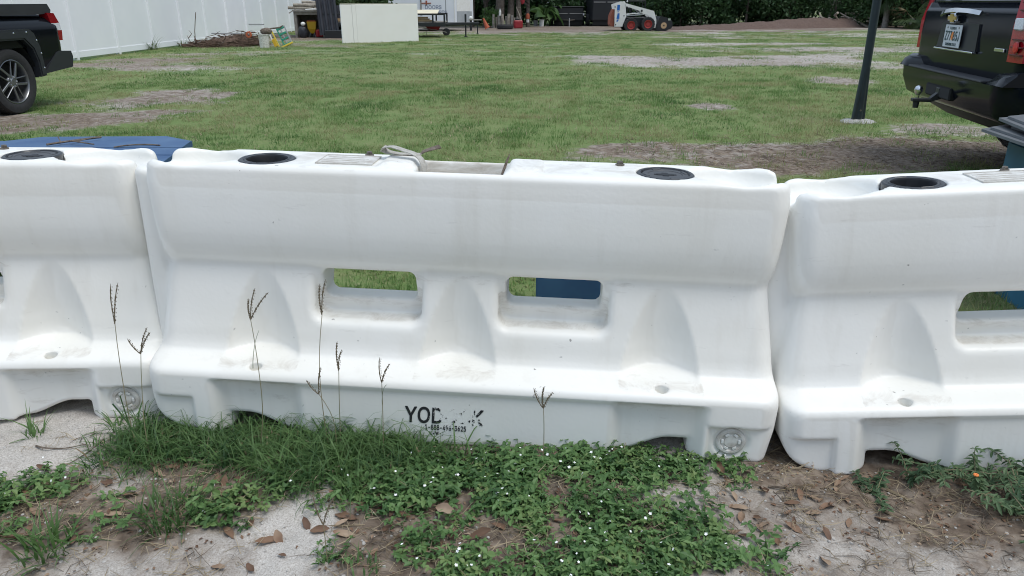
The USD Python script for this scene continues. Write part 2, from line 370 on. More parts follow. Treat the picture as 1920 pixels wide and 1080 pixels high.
MATS['worn_print_small'] = usdkit.material(stage, '/World/Looks/worn_print_small', {
    'tc': ('texture_coordinate', {}), 'sx': ('separate_xyz', {}),
    'mr': ('map_range', {'from_min': -.090, 'from_max': .040, 'to_min': 0., 'to_max': 1., 'clamp': True}),
    'keep': ('rgb_ramp', {'ramp': [(0, (.75,) * 3), (.36, (.75,) * 3), (.44, (.56,) * 3), (.60, (.52,) * 3), (.70, (.85,) * 3), (1, (.9,) * 3)]}),
    'n': ('noise_texture', {'scale': 140.0, 'detail': 4.0}), 'lt': ('math', {'math_type': 'less_than'}),
    'p': ('principled_bsdf', {'base_color': (.018, .018, .02), 'roughness': .5})},
    [('tc.object', 'sx.vector'), ('sx.x', 'mr.value'), ('mr.result', 'keep.fac'), ('tc.object', 'n.vector'), ('n.fac', 'lt.value1'), ('keep.color', 'lt.value2'), ('lt.value', 'p.alpha')], surface='p.BSDF')

# ------------------------------------------------------------------ the three barriers
def flat_cap(parent, x):
    r = MB().lathe([(.0865, .792), (.0865, .8095), (.082, .8125), (.074, .8125), (.071, .808), (.071, .80)], 40)
    obj('filler_ring', r, 'black_plastic', parent, m=mat4((x, -.012, DZ - .003)) @ np.diag([.915, .915, 1, 1]))
    c = MB().lathe([(.0705, .800), (.0705, .807), (.067, .8095), (.052, .8095), (.050, .8075), (.0, .8075)], 40)
    for k in range(4):
        a = math.radians(20 + 90 * k); c.box((.056, -.014, .8085), (.066, .014, .8115), .001, m=mat4(rot=(0, 0, a)))
    cap = obj('filler_cap', c, 'grey_plastic', parent, m=mat4((x, -.012, DZ - .003)) @ np.diag([.915, .915, 1, 1]))
    sl = MB().box((-.026, -.009, .8078), (.026, .009, .8088)).box((-.009, -.019, .8078), (.009, .019, .8089)).box((-.033, -.004, .8078), (.033, .004, .8087))
    obj('key_slot', sl, 'dark_hole', cap, smooth=False)
def open_cap(parent, x, depth=.03):
    r = MB().lathe([(.0865, .792), (.0865, .8095), (.082, .8125), (.076, .8125), (.072, .8105), (.068, .8125), (.063, .812), (.060, .806), (.058, .81 - depth)], 40)
    for k in range(4):
        a = math.radians(10 + 90 * k); r.box((.064, -.02, .8095), (.0675, .02, .8135), .001, m=mat4(rot=(0, 0, a)))
    obj('filler_ring', r, 'black_plastic', parent, m=mat4((x, -.012, DZ - .003)) @ np.diag([.915, .915, 1, 1]))
    c = MB().lathe([(.058, .81 - depth), (.050, .808 - depth), (.0, .808 - depth)], 32).box((-.028, -.012, .806 - depth), (.028, .012, .816 - depth), .003)
    obj('filler_cap', c, 'grey_plastic', parent, m=mat4((x, -.012, DZ - .003)) @ np.diag([.915, .915, 1, 1]))
def barrier_parts(t, left, right):
    for x, kind in ((-.56, left), (.56, right)):
        if kind == 'flat': flat_cap(t, x)
        elif kind == 'open': open_cap(t, x)
        else: open_cap(t, x, .07)
    d = MB().lathe([(.0, .004), (.018, .004), (.019, .001), (.028, .001), (.031, .006), (.037, .006), (.041, .003), (.042, -.012)][::-1], 36)
    M = mat4((.79, -.206, .066)) @ XZ
    dp = obj('drain_plug', d, 'grimy_white', t, m=M)
    nb = MB()
    for k in range(6): nb.box((.020, -.006, .001), (.0275, .006, .0062), .001, m=mat4(rot=(0, 0, k * math.pi / 3)))
    obj('grip_lug', nb, 'white_plastic', dp)
    lp = MB().box((-.405, -.062, .806), (-.245, .050, .8125), .001)
    pl = obj('label_plate', lp, 'grimy_white', t, m=mat4((0, 0, DZ)))
    fr = MB()
    for (a, b) in (((-.405, -.062), (-.245, -.059)), ((-.405, .047), (-.245, .050)), ((-.405, -.059), (-.402, .047)), ((-.248, -.059), (-.245, .047))):
        fr.box((a[0], a[1], .8120), (b[0], b[1], .8142))
    for k in range(4): fr.box((-.392, -.046 + .022 * k, .8120), (-.270 - .02 * (k % 2), -.039 + .022 * k, .8134))
    obj('moulded_border', fr, 'grimy_line', pl, smooth=False)
    for x, y in ((-.285, .068), (.44, .062)):
        b = MB().lathe([(.0, .823), (.007, .8225), (.0085, .820), (.0085, .815), (.013, .8145), (.013, .8125), (.014, .806)][::-1], 6)
        obj('bolt', b, 'rusty_steel', t, smooth=False, m=mat4((x, y, DZ)))
    for sx in (1,):
        c = MB().lathe([(.034, .03), (.046, .06), (.054, .13), (.054, .19), (.040, .25), (.022, .285), (.0, .295)], 28)
        obj('end_coupler', c, 'white_plastic', t, m=mat4((sx * .965, -.01, 0)), smooth=40)
BL = {'L': ('white plastic traffic barrier cut off by the left edge, with a flat black cap', 'flat', 'flat'),
      'C': ('whole white plastic traffic barrier in the middle with worn black lettering', 'open', 'flat'),
      'R': ('white plastic traffic barrier at the right, leaning back, with a deep open black cap', 'deep', 'flat')}
for k in 'CLR':
    t = thing('traffic_barrier', BL[k][0], 'traffic barrier', BM[k], 'white water-filled traffic barriers in a row')
    if body_first is None: body_first = obj('body', (bv, bt), 'barrier_plastic', t, smooth=True, primvars={'grime': bgrime})
    else:
        p = UsdGeom.Mesh.Define(stage, path_of(t) + '/body').GetPrim(); p.GetReferences().AddInternalReference(body_first.GetPath())
    barrier_parts(t, BL[k][1], BL[k][2])
    if k == 'C':
        def letters(txt, x0, z0, hgt, width, bold, mt, slant=0.0):
            m = meshkit.text_mesh(txt, hgt, .0016, bold); v = np.array(m.vertices); v[:, 0] *= width / np.ptp(v[:, 0]); v[:, 0] += slant * v[:, 1]
            v[:, 0] += x0 - v[:, 0].min(); V = np.stack([v[:, 0], -.2142 - v[:, 2] * .6, z0 + v[:, 1]], 1)
            obj('lettering', (V, m.faces), mt, t, smooth=False, label={'Y': 'large worn black brand lettering', '1': 'small black phone number'}.get(txt[0], 'tiny worn black web address'))
        letters('YODOCK', -.142, .072, .050, .228, True, 'worn_print', .06)
        letters('1-888-496-3625', -.085, .0495, .0165, .120, True, 'worn_print_small')
        letters('WWW.YODOCK.COM', -.072, .032, .0115, .092, True, 'worn_print')
def onbar(k, p): return (BM[k] @ np.array([*p, 1.0]))[:3]
# strap lying over the middle barrier
def ribbon(pts, wdir, w, t):
    pts = np.asarray(pts, float); n = len(pts); wd = np.broadcast_to(np.asarray(wdir, float), (n, 3))
    V = []
    for i in range(n):
        d = pts[min(i + 1, n - 1)] - pts[max(i - 1, 0)]; d /= np.linalg.norm(d); nn = np.cross(d, wd[i]); nn /= np.linalg.norm(nn); ww = np.cross(nn, d)
        for a, b in ((-1, -1), (1, -1), (1, 1), (-1, 1)): V.append(pts[i] + ww * w / 2 * a + nn * t / 2 * b)
    F = []
    for i in range(n - 1):
        for j in range(4): F.append([4 * i + j, 4 * i + (j + 1) % 4, 4 * i + 4 + (j + 1) % 4, 4 * i + 4 + j])
    F += [[3, 2, 1, 0], [4 * n - 4, 4 * n - 3, 4 * n - 2, 4 * n - 1]]
    return np.array(V), np.array(F)
def spline(P, n):
    P = np.asarray(P, float); s = np.r_[0, np.cumsum(np.linalg.norm(np.diff(P, axis=0), axis=1))]
    u = np.linspace(0, s[-1], n); return np.stack([PchipInterpolator(s, P[:, k])(u) for k in range(3)], 1)
st = thing('strap', 'grey webbing strap looped over the top of the middle barrier', 'strap', BM['C'] @ mat4((0, 0, DZ)))
P = spline([(-.125, .045, .826), (-.18, .05, .823), (-.222, .045, .829), (-.234, .03, .841), (-.208, .02, .849), (-.17, .005, .843), (-.135, -.01, .836), (-.112, -.03, .822), (-.104, -.045, .800), (-.103, -.05, .765)], 36)
obj('webbing', MB().add(*ribbon(P, (.25, 1, 0), .026, .0022)), 'webbing', st, smooth=50)
obj('frayed_end', MB().add(*ribbon(spline([(-.13, .055, .828), (-.105, .052, .838), (-.075, .06, .846)], 8), (.2, 1, .3), .024, .002)), 'bark', st, smooth=50)
bk = MB().add(*tube(spline([(.108, -.035, .745), (.112, -.02, .785), (.122, .0, .822), (.130, .012, .842)], 9), [.002, .006, .005, .006, .005, .004, .004, .003, .001], 6))
obj('bark_strip', bk, 'bark', None, label='dark strip of bark stuck in the notch of the middle barrier', cat='bark', m=BM['C'] @ mat4((0, 0, DZ)))

# ------------------------------------------------------------------ ground
def hterr(x, y):
    x, y = np.asarray(x, float), np.asarray(y, float)
    h = -.040 * np.exp(-((x - .95) / .40) ** 2 - ((y - 1.75) / .55) ** 2) + .060 * sstep(1.3, 2.7, x) * np.exp(-((y - 1.9) / .9) ** 2)
    h += .006 * np.exp(-((x + 1.32) / .34) ** 2 - ((y - 1.95) / .4) ** 2)
    near = np.exp(-np.maximum(y - 2.2, 0) ** 2 / 4.0)
    p = np.stack([x, y, np.zeros_like(x)], -1)
    h -= .10 * np.exp(-((x + 6.6) / 2.2) ** 2 - ((y - 9.2) / 3.2) ** 2)
    h += near * ((meshkit.fbm(p * 5.0, 4, 3) - .5) * .040 + (meshkit.fbm(p * 26.0, 3, 9) - .5) * .016)
    h += (1 - near) * ((meshkit.fbm(p * .55, 4, 5) - .5) * .07 + (meshkit.fbm(p * 3.0, 3, 6) - .5) * .018)
    return h + .008
EL = []   # cx, cy, rx, ry, turn, bareness, darkness of the soil
def bare(cx, cy, rx, ry, turn, b, dk): EL.append((cx, cy, rx, ry, turn, b, dk))
bare(2.45, 6.35, 1.9, .50, .03, 1.0, .68); bare(4.6, 6.3, 1.6, .9, .1, 1.1, .85); bare(1.6, 6.6, .7, .30, 0, .9, .6)
bare(4.6, 17.2, 2.2, 1.3, .2, .68, .45); bare(2.3, 18.2, 1.3, 1.5, .3, .55, .4); bare(7.2, 18.5, 1.2, .9, .2, .7, .36); bare(8.6, 16.0, 1.4, .7, .1, .6, .4)
bare(5.5, 12.7, .65, .55, .1, .9, .5); bare(2.6, 9.6, .30, .35, .2, .8, .5); bare(4.5, 7.7, .5, .28, 0, .7, .5); bare(9.5, 22, 3.2, 1.0, .1, .42, .4)
bare(8.5, 30, 3.5, .6, .05, .38, .4); bare(16, 33, 3.0, .5, 0, .5, .3); bare(7, 25, 3, .5, .1, .35, .4)
bare(-5.6, 8.7, 1.3, .75, -.2, 1.1, .62); bare(-5.15, 10.6, .85, .75, .3, .95, .58); bare(-4.75, 11.2, .6, .8, .2, .85, .55); bare(-4.3, 9.3, .45, .30, 0, .6, .6); bare(-7.4, 15.8, 2.2, .8, .1, .6, .55); bare(-8.3, 17.5, 1.5, 1.2, .2, .6, .6); bare(-7.7, 20, 1.3, .6, .2, .5, .5); bare(-6.5, 24.2, 3.0, 1.1, .0, .4, .6)
bare(-6.8, 28.8, 3.2, 1.4, .1, .8, .75); bare(-.8, 39.5, 5.5, 5.2, 0, 1.2, .55); bare(6, 41, 5.5, 4.2, 0, 1.3, .62); bare(14, 42.5, 9, 3.6, .08, 1.3, .9)
def masks(x, y):
    p = np.stack([x, y, np.zeros_like(x)], -1)
    n1 = meshkit.fbm(p * .9, 4, 21) - .5; n2 = meshkit.fbm(p * np.array([.35, 1.1, 1]), 4, 31) - .5
    wx, wy = meshkit.fbm(p * 1.1 + 40, 4, 51) - .5, meshkit.fbm(p * 1.1 + 90, 4, 52) - .5
    veg = .84 + .5 * n1 - .10 * sstep(11, 18, y) - .16 * sstep(2, 8, x) * sstep(12, 16, y) + .7 * n2 * sstep(10, 16, y)
    dk = np.full_like(veg, .45) + .5 * n2
    for cx, cy, rx, ry, tn, b, d in EL:
        c, s = math.cos(tn), math.sin(tn); u, v = ((x - cx) * c + (y - cy) * s) / rx, (-(x - cx) * s + (y - cy) * c) / ry
        u = u + 1.5 * wx; v = v + 2.4 * wy; e = np.exp(-(u * u + v * v) ** 1.1) * (1 + 1.3 * (n1 + n2)); veg -= b * np.clip(e, 0, 1.2); w = np.clip(e, 0, 1); dk = dk * (1 - w) + d * w
    # foreground, in front of the barriers
    fr = sstep(2.35, 2.05, y)
    fv = np.full_like(veg, -.25); fd = np.full_like(veg, .30) + .9 * n1
    for cx, cy, rx, ry, vv, dd in FG:
        e = np.exp(-(((x - cx) / rx) ** 2 + ((y - cy) / ry) ** 2) ** 1.5) * np.clip(1 + 1.4 * n1, .3, 1.5)
        fv += vv * e; fd = fd * (1 - np.clip(e, 0, 1)) + dd * np.clip(e, 0, 1)
    veg = veg * (1 - fr) + fv * fr; dk = dk * (1 - fr) + fd * fr
    return np.clip(veg, 0, 1), np.clip(dk, 0, 1)
FG = [(-1.35, 1.95, .32, .25,0.0, .03), (-1.05, 1.80, .18, .16,0.0, .10), (-.75, 1.88, .45, .14,0.24, .9), (-.80, 1.68, .20, .12,0.1, .8), (.02, 1.66, .34, .32,0.22, .85), (-.25, 1.50, .22, .20,0.15, .8), (.2, 1.45, .3, .2,0.21, .85),
      (-.52, 1.47, .10, .17,0.0, .05), (.78, 1.55, .40, .26, 0, .50), (.95, 1.80, .30, .12,0.0, .95), (.45, 1.66, .12, .12,0.0, .35), (1.22, 1.66, .22, .18,0.27, .85), (-1.18, 1.58, .17, .16,0.21, .7), (-.88, 1.56, .14, .14,0.18, .8), (.8, 1.40, .3, .12,0.0, .4), (-.85, 1.80, .16, .08,0.0, .9)]
def axis(*segs): return np.unique(np.round(np.concatenate([np.linspace(a, b, int(round((b - a) / s)) + 1) for a, b, s in segs]), 5))
gx = axis((-420, -60, 40), (-60, -14, 1.0), (-14, -2.2, .10), (-2.2, 2.6, .014), (2.6, 14, .10), (14, 60, 1.0), (60, 420, 40))
gy = axis((-60, -2, 8), (-2, 1.2, .16), (1.2, 2.5, .013), (2.5, 13, .055), (13, 46, .22), (46, 70, 2.0), (70, 600, 50))
GX, GY = np.meshgrid(gx, gy, indexing='ij'); GZ = hterr(GX, GY)
gveg, gdk = masks(GX, GY)
I = np.arange(GX.size).reshape(GX.shape)
GF = np.stack([I[:-1, :-1], I[1:, :-1], I[1:, 1:], I[:-1, 1:]], -1).reshape(-1, 4)
MATS['ground'] = usdkit.material(stage, '/World/Looks/ground', {
    'g': ('geometry', {}), 'veg': ('attribute', {'attribute': 'veg'}), 'dk': ('attribute', {'attribute': 'soil'}),
    'n1': ('noise_texture', {'scale': 9.0, 'detail': 8.0, 'roughness': .68}), 'n2': ('noise_texture', {'scale': 230.0, 'detail': 4.0, 'roughness': .75}), 'n3': ('noise_texture', {'scale': 26.0, 'detail': 5.0}),
    'n4': ('noise_texture', {'scale': .8, 'detail': 7.0, 'roughness': .7}),
    'sand': ('rgb_ramp', {'ramp': [(.30, (.20, .178, .155)), (.46, (.425, .388, .348)), (.62, (.55, .515, .472)), (.74, (.72, .695, .66))]}),
    'dirt': ('rgb_ramp', {'ramp': [(.32, (.100, .074, .055)), (.50, (.175, .134, .102)), (.68, (.26, .212, .168))]}),
    'grass': ('rgb_ramp', {'ramp': [(.34, (.080, .140, .040)), (.46, (.135, .190, .064)), (.57, (.185, .205, .088)), (.70, (.235, .21, .12))]}),
    'a1': ('math', {'math_type': 'multiply_add', 'value2': 1.0}), 'f1': ('map_range', {'from_min': .72, 'from_max': 1.12, 'clamp': True}),
    'a2': ('math', {'math_type': 'multiply_add', 'value2': 1.1}), 'f2': ('map_range', {'from_min': .88, 'from_max': 1.12, 'clamp': True}),
    'm1': ('mix', {}), 'm2': ('mix', {}), 'h': ('math', {'math_type': 'multiply_add', 'value2': .35}), 'ng': ('mix', {'fac': .5}),
    'bp': ('bump', {'strength': 1.0, 'distance': .006}), 'p': ('principled_bsdf', {'roughness': .95, 'specular_ior_level': .15})},
    [('g.position', 'n1.vector'), ('g.position', 'n2.vector'), ('g.position', 'n3.vector'), ('g.position', 'n4.vector'), ('n2.fac', 'sand.fac'), ('n3.fac', 'dirt.fac'), ('n3.color', 'ng.color1'), ('n4.color', 'ng.color2'), ('ng.color', 'grass.fac'),
     ('n1.fac', 'a1.value1'), ('dk.fac', 'a1.value3'), ('a1.value', 'f1.value'), ('n1.fac', 'a2.value1'), ('veg.fac', 'a2.value3'), ('a2.value', 'f2.value'),
     ('f1.result', 'm1.fac'), ('sand.color', 'm1.color1'), ('dirt.color', 'm1.color2'), ('f2.result', 'm2.fac'), ('m1.color', 'm2.color1'), ('grass.color', 'm2.color2'),
     ('m2.color', 'p.base_color'), ('n2.fac', 'h.value1'), ('n3.fac', 'h.value3'), ('h.value', 'bp.height'), ('bp.normal', 'p.normal')], surface='p.BSDF')
obj('ground', (np.stack([GX, GY, GZ], -1).reshape(-1, 3), GF), 'ground', None, smooth=True, kind='structure', label='sandy lawn with bare patches', primvars={'veg': gveg.ravel(), 'soil': gdk.ravel()})
def gz(x, y): return float(hterr(np.array([x]), np.array([y]))[0])

# ------------------------------------------------------------------ scattered cover (stuff)
def instancer(name, protos, pos, yaw, scale, which, label, cat, tilt=None):
    pi = UsdGeom.PointInstancer.Define(stage, '/World/' + numbered('/World', name)); p = pi.GetPrim()
    for k, (mesh, mt) in enumerate(protos):
        obj('blade_%s' % 'abcdefghij'[k] if False else 'variant', mesh, mt, p, smooth=False); 
    kids = [c.GetPath() for c in p.GetChildren()]
    pi.CreatePrototypesRel().SetTargets(kids)
    pi.CreateProtoIndicesAttr(Vt.IntArray.FromNumpy(np.asarray(which, np.int32)))
    pi.CreatePositionsAttr(Vt.Vec3fArray.FromNumpy(np.asarray(pos, np.float32)))
    r = Rot.from_euler('z', np.asarray(yaw)) if tilt is None else Rot.from_euler('z', np.asarray(yaw)) * Rot.from_euler('xy', tilt)
    q = r.as_quat()
    pi.CreateOrientationsAttr(Vt.QuathArray([Gf.Quath(float(a[3]), float(a[0]), float(a[1]), float(a[2])) for a in q]))
    sc = np.asarray(scale); sc = np.repeat(sc[:, None], 3, 1) if sc.ndim == 1 else sc
    pi.CreateScalesAttr(Vt.Vec3fArray.FromNumpy(sc.astype(np.float32)))
    return tag(p, label, cat, None, 'stuff')
def blades(n, spread, h0, h1, w, lean, seed, droop=.5, segs=3):
    r = np.random.default_rng(seed); V, F = [], []
    for i in range(n):
        a = r.uniform(0, 2 * np.pi); R = spread * math.sqrt(r.uniform()); b = np.array([R * math.cos(a), R * math.sin(a), -.004])
        L = r.uniform(h0, h1); az = r.uniform(0, 2 * np.pi) if r.uniform() < .5 else a + r.normal(0, .5)
        d = np.array([math.cos(az), math.sin(az), 0]); sd = np.array([-d[1], d[0], 0]); th = abs(r.normal(0, lean)) + .1; ww = w * r.uniform(.7, 1.2)
        base = sum(len(x) for x in V); P = b.copy(); pts = []
        for k in range(segs + 1):
            wk = ww * (1 - (k / segs) ** 1.6) * (.75 + .5 * (k == 1))
            if k < segs: pts += [P - sd * wk / 2, P + sd * wk / 2]
            else: pts += [P]
            P = P + (d * math.sin(th) + np.array([0, 0, 1]) * math.cos(th)) * L / segs; th += droop * r.uniform(.3, 1.2) / segs * 2
        V.append(np.array(pts))
        for k in range(segs - 1): q = base + 2 * k; F += [[q, q + 1, q + 3], [q, q + 3, q + 2]]
        q = base + 2 * (segs - 1); F.append([q, q + 1, q + 2])
    return np.vstack(V), np.array(F)
leafmat('lawn_blade', (.058, .130, .030), (.140, .235, .064), .6, .42, .75, (.30, .285, .135), wn=1.9, wr=.28, off=-.42)
leafmat('dark_blade', (.036, .090, .030), (.125, .215, .072), .5, .40, 12.0)
leafmat('cover_leaf', (.052, .120, .038), (.155, .270, .092), .5, .38, 16.0, (.22, .30, .11))
leafmat('weed_leaf', (.045, .092, .042), (.115, .18, .085), .55, .3, 12.0)
leafmat('straw', (.16, .115, .065), (.36, .29, .19), .8, .1, 9.0)
leafmat('dead_leaf', (.095, .052, .034), (.21, .125, .078), .7, .1, 9.0, (.38, .285, .20))
mat('petal', (.80, .80, .78), .6); mat('orange_petal', (.75, .22, .05), .5)
def sample(n, x0, x1, y0, y1, dens, r):
    x, y = r.uniform(x0, x1, n), r.uniform(y0, y1, n); k = r.uniform(size=n) < dens(x, y); x, y = x[k], y[k]
    return np.stack([x, y, hterr(x, y)], 1)
def inbar(x, y, pad=0.0):
    m = np.zeros(len(x), bool)
    for k in 'LCR':
        q = np.linalg.inv(BM[k]) @ np.stack([x, y, np.zeros_like(x), np.ones_like(x)]); m |= (np.abs(q[0]) < .90) & (np.abs(q[1]) < .20 + pad)
    return m
r = np.random.default_rng(11)
def lawn_d(x, y): return np.clip(masks(x, y)[0] * 1.30 - .18 + .9 * (meshkit.fbm(np.stack([x, y, 0 * x], -1) * 2.2, 3, 61) - .5), np.where(y < 9, .14, .06), 1) * (~inbar(x, y)) * (np.abs(x) < .75 * y + 1.2) * (y > 2.1)
LP = [(blades(22, .085, .025, .070, .0042, .6, s, .7), 'lawn_blade') for s in (1, 2, 3)] + [(blades(9, .10, .03, .085, .0036, .9, 4, .8), 'straw')]
for nm, n, x0, x1, y0, y1, s0, s1 in (('lawn_grass', 9000, -5.5, 5.5, 2.2, 6.0, .7, 1.25), ('lawn_grass', 15000, -10, 10, 6.0, 13.0, .9, 1.5), ('lawn_grass', 24000, -10, 22, 13.0, 37.0, 1.3, 2.1)):
    P = sample(n, x0, x1, y0, y1, lawn_d, r); m = len(P)
    instancer(nm, LP, P, r.uniform(0, 6.28, m), np.stack([s_ := r.uniform(s0, s1, m) * (1.25 if y0 > 12 else 1), s_, r.uniform(s0, s1, m) * (.6 + 1.0 * meshkit.fbm(P * [1.6, 1.6, 0], 3, 71)) * (.9 if y0 < 3 else .75 if y0 < 10 else .5)], 1), r.choice(4, m, p=[.29, .29, .29, .13]), {2.2: 'short green lawn grass just behind the barriers', 6.0: 'lawn grass in the middle of the yard', 13.0: 'patchy lawn grass in the far half of the yard'}[y0], 'grass')
# long dark grass along the foot of the middle barrier
def frontline(x): return 1.869 - .0782 * (x + .152)
def strip_d(x, y):
    f = frontline(x); e = np.minimum(sstep(-1.24, -1.05, x), sstep(-.12, -.34, x)); dep = .19 + .06 * np.sin(x * 9)
    return e * sstep(f - dep - .04, f - dep * .6, y) * (y < f + .02) 
GPm = [(blades(14, .04, .06, .19, .0054, .75, s, 1.3, 4), 'dark_blade') for s in (5, 6, 7)] + [(blades(9, .05, .05, .15, .0046, .95, 15, 1.5, 4), 'straw')]
P = sample(1500, -1.3, -.1, 1.55, 2.0, strip_d, r); m = len(P)
instancer('long_grass', GPm, P, r.uniform(0, 6.28, m), r.uniform(.45, 1.15, m), r.choice(4, m, p=[.31, .31, .31, .07]), 'long dark grass growing along the foot of the middle barrier', 'grass')
P = sample(500, -2.4, 2.6, 1.3, 2.3, lambda x, y: .25 * (~inbar(x, y)) * (masks(x, y)[0] > .25), r); m = len(P)
instancer('thin_grass', [(blades(7, .03, .03, .09, .0034, .7, s, .8), 'dark_blade') for s in (8, 9)], P, r.uniform(0, 6.28, m), r.uniform(.6, 1.2, m), r.integers(0, 2, m), 'thin grass blades among the sandy foreground weeds', 'grass')
# low flowering ground cover
def leaf(L, W, fold, curl, n=4):
    t = np.linspace(0, 1, n); wd = W * np.sin(np.pi * np.clip(t * .93 + .05, 0, 1)) ** .8; wd[-1] = 0
    V = []
    for k in range(n): V += [(t[k] * L, -wd[k] / 2, fold * wd[k] - curl * t[k] ** 2 * L), (t[k] * L, 0, -curl * t[k] ** 2 * L), (t[k] * L, wd[k] / 2, fold * wd[k] - curl * t[k] ** 2 * L)]
    F = []
    for k in range(n - 1): q = 3 * k; F += [[q, q + 3, q + 4], [q, q + 4, q + 1], [q + 1, q + 4, q + 5], [q + 1, q + 5, q + 2]]
    return np.array(V), np.array(F)
def sprig(seed, L0=.013, L1=.027, asp=.62, stems=3, reach=.045, rise=.025, nodes=3):
    r = np.random.default_rng(seed); b = MB()
    for s in range(stems):
        az = 2 * np.pi * s / stems + r.normal(0, .4); d = np.array([math.cos(az), math.sin(az), 0]); L = reach * r.uniform(.6, 1.2)
        P = [np.zeros(3), d * L * .5 + [0, 0, rise * .35], d * L + [0, 0, rise * r.uniform(.7, 1.3)]]
        b.add(*tube(P, [.0012, .001, .0008], 3, False))
        for k in range(nodes):
            t = (k + 1) / nodes; p = P[0] * (1 - t) ** 2 + 2 * P[1] * t * (1 - t) + P[2] * t * t
            for q in range(2 if k < nodes - 1 else 4):
                a = az + (np.pi / 2) * (k % 2) + np.pi * q * (1 if k < nodes - 1 else .5) + r.normal(0, .35); l = r.uniform(L0, L1) * (1 if k < nodes - 1 else .8)
                b.add(*leaf(l, l * asp * r.uniform(.85, 1.15), .25, r.uniform(0, .35)), m=mat4(p, Rot.from_euler('zyx', [a, -r.uniform(.1, .75), r.normal(0, .3)]).as_matrix()))
    return b.mesh()
SP = [(sprig(s, .010 + .002 * (s % 3), .020 + .003 * (s % 4), .52 + .05 * (s % 4), 2 + s % 3, .04 + .008 * (s % 3), .018 + .006 * (s % 3)), 'cover_leaf') for s in range(1, 8)]
CV = [(.02, 1.68, .36, .20, 1.0), (-.08, 1.55, .24, .13, .8), (.18, 1.42, .30, .15, 1.0), (-.10, 1.40, .2, .12, .7), (.40, 1.78, .20, .10, .85), (.42, 1.53, .10, .10, .65), (-.38, 1.60, .07, .07, .4), (-.50, 1.76, .10, .05, .4), (-1.27, 1.62, .13, .11, .75), (-1.20, 1.52, .10, .06, .6), (-.70, 1.58, .08, .08, .55), (-.62, 1.67, .06, .05, .4), (-1.0, 1.47, .06, .05, .3), (-.75, 1.84, .2, .06, .2), (.60, 1.68, .05, .05, .25), (-.40, 1.42, .06, .04, .4), (.52, 1.42, .09, .06, .5), (.72, 1.73, .03, .04, .35), (.33, 1.80, .13, .07, .85), (.60, 1.37, .06, .03, .5), (-.52, 1.60, .06, .04, .3), (-1.08, 1.60, .05, .04, .3)]
def cover_d(x, y):
    p = np.stack([x, y, np.zeros_like(x)], -1); n = meshkit.fbm(p * 9, 3, 77) - .5; d = np.zeros_like(x)
    for cx, cy, a, b, w in CV: d = np.maximum(d, w * np.exp(-(((x - cx) / a) ** 2 + ((y - cy) / b) ** 2) ** 2))
    f = np.where(x < .80, frontline(x), 3.0)
    return np.clip(d * (.50 + .22 * np.exp(-((x - .12) / .35) ** 2) + 4.4 * n), 0, 1) * (y < f + .03)
P = sample(5600, -1.45, .9, 1.28, 1.95, cover_d, r); m = len(P)
instancer('ground_cover', SP, P, r.uniform(0, 6.28, m), r.uniform(.5, 1.05, m), r.integers(0, 7, m), 'low green ground cover with small leaves in front of the barriers', 'weeds')
fl = MB()
for k in range(5): fl.add(*leaf(.0042, .0030, .1, -.25, 3), m=mat4(rot=(0, 0, k * 1.2566)))
pk = P[r.uniform(size=m) < .17] + np.stack([r.normal(0, .012, m), r.normal(0, .012, m), r.uniform(.026, .044, m)], 1)[:int((r.uniform(size=1) < 2).sum())] if False else P[r.choice(m, int(m * .13), replace=False)]
pk = pk + np.stack([r.normal(0, .012, len(pk)), r.normal(0, .012, len(pk)), r.uniform(.026, .043, len(pk))], 1)
instancer('small_flowers', [(fl.mesh(), 'petal')], pk, r.uniform(0, 6.28, len(pk)), r.uniform(.7, 1.25, len(pk)), np.zeros(len(pk)), 'tiny white flowers dotted over the low ground cover', 'flowers', tilt=np.stack([r.normal(0, .4, len(pk)), r.normal(0, .4, len(pk))], 1))
# litter: straw, bits of twig and leaf
def litter_d(x, y):
    v, d = masks(x, y); return np.clip(d * 1.4 - .3, .03, 1) * (~inbar(x, y, .01)) * (y < 2.15)
st1 = MB()
for k in range(4): a = k * 1.7; st1.add(*tube([(0, .01 * k, .002), (.02 * math.cos(a), .02 * math.sin(a) + .01 * k, .004), (.045 * math.cos(a + .3), .045 * math.sin(a + .3), .002)], [.0009, .0009, .0004], 3, False))
chip = MB().add(*leaf(.016, .008, .2, .2, 3)).add(*leaf(.012, .007, .3, -.2, 3), m=mat4((.01, .012, .002), (0, .2, 2)))
P = sample(7000, -1.7, 2.3, 1.25, 2.15, litter_d, r); m = len(P)
instancer('leaf_litter', [(st1.mesh(), 'straw'), (chip.mesh(), 'dead_leaf'), (st1.mesh(), 'bark')], P + [0, 0, .003], r.uniform(0, 6.28, m), r.uniform(.5, 1.3, m), r.choice(3, m, p=[.42, .38, .20]), 'brown straw and leaf litter strewn over the sandy foreground', 'litter', tilt=r.normal(0, .25, (m, 2)))
P = sample(1400, 1.0, 5.0, 5.4, 7.4, lambda x, y: 1.1 - masks(x, y)[0], r); m = len(P)
instancer('dirt_litter', [(st1.mesh(), 'straw'), (chip.mesh(), 'dead_leaf'), (st1.mesh(), 'bark')], P + [0, 0, .004], r.uniform(0, 6.28, m), r.uniform(.8, 2.0, m), r.choice(3, m, p=[.3, .4, .3]), 'twigs and leaf bits on the bare dirt behind the right barrier', 'litter', tilt=r.normal(0, .25, (m, 2)))
P = sample(2600, -1.8, 2.3, 1.25, 2.2, lambda x, y: .8 * (~inbar(x, y)), r); m = len(P)
peb = trimesh.creation.icosphere(0)
mat('pebble', (.28, .255, .225), .9, (.55, .53, .50), 60)
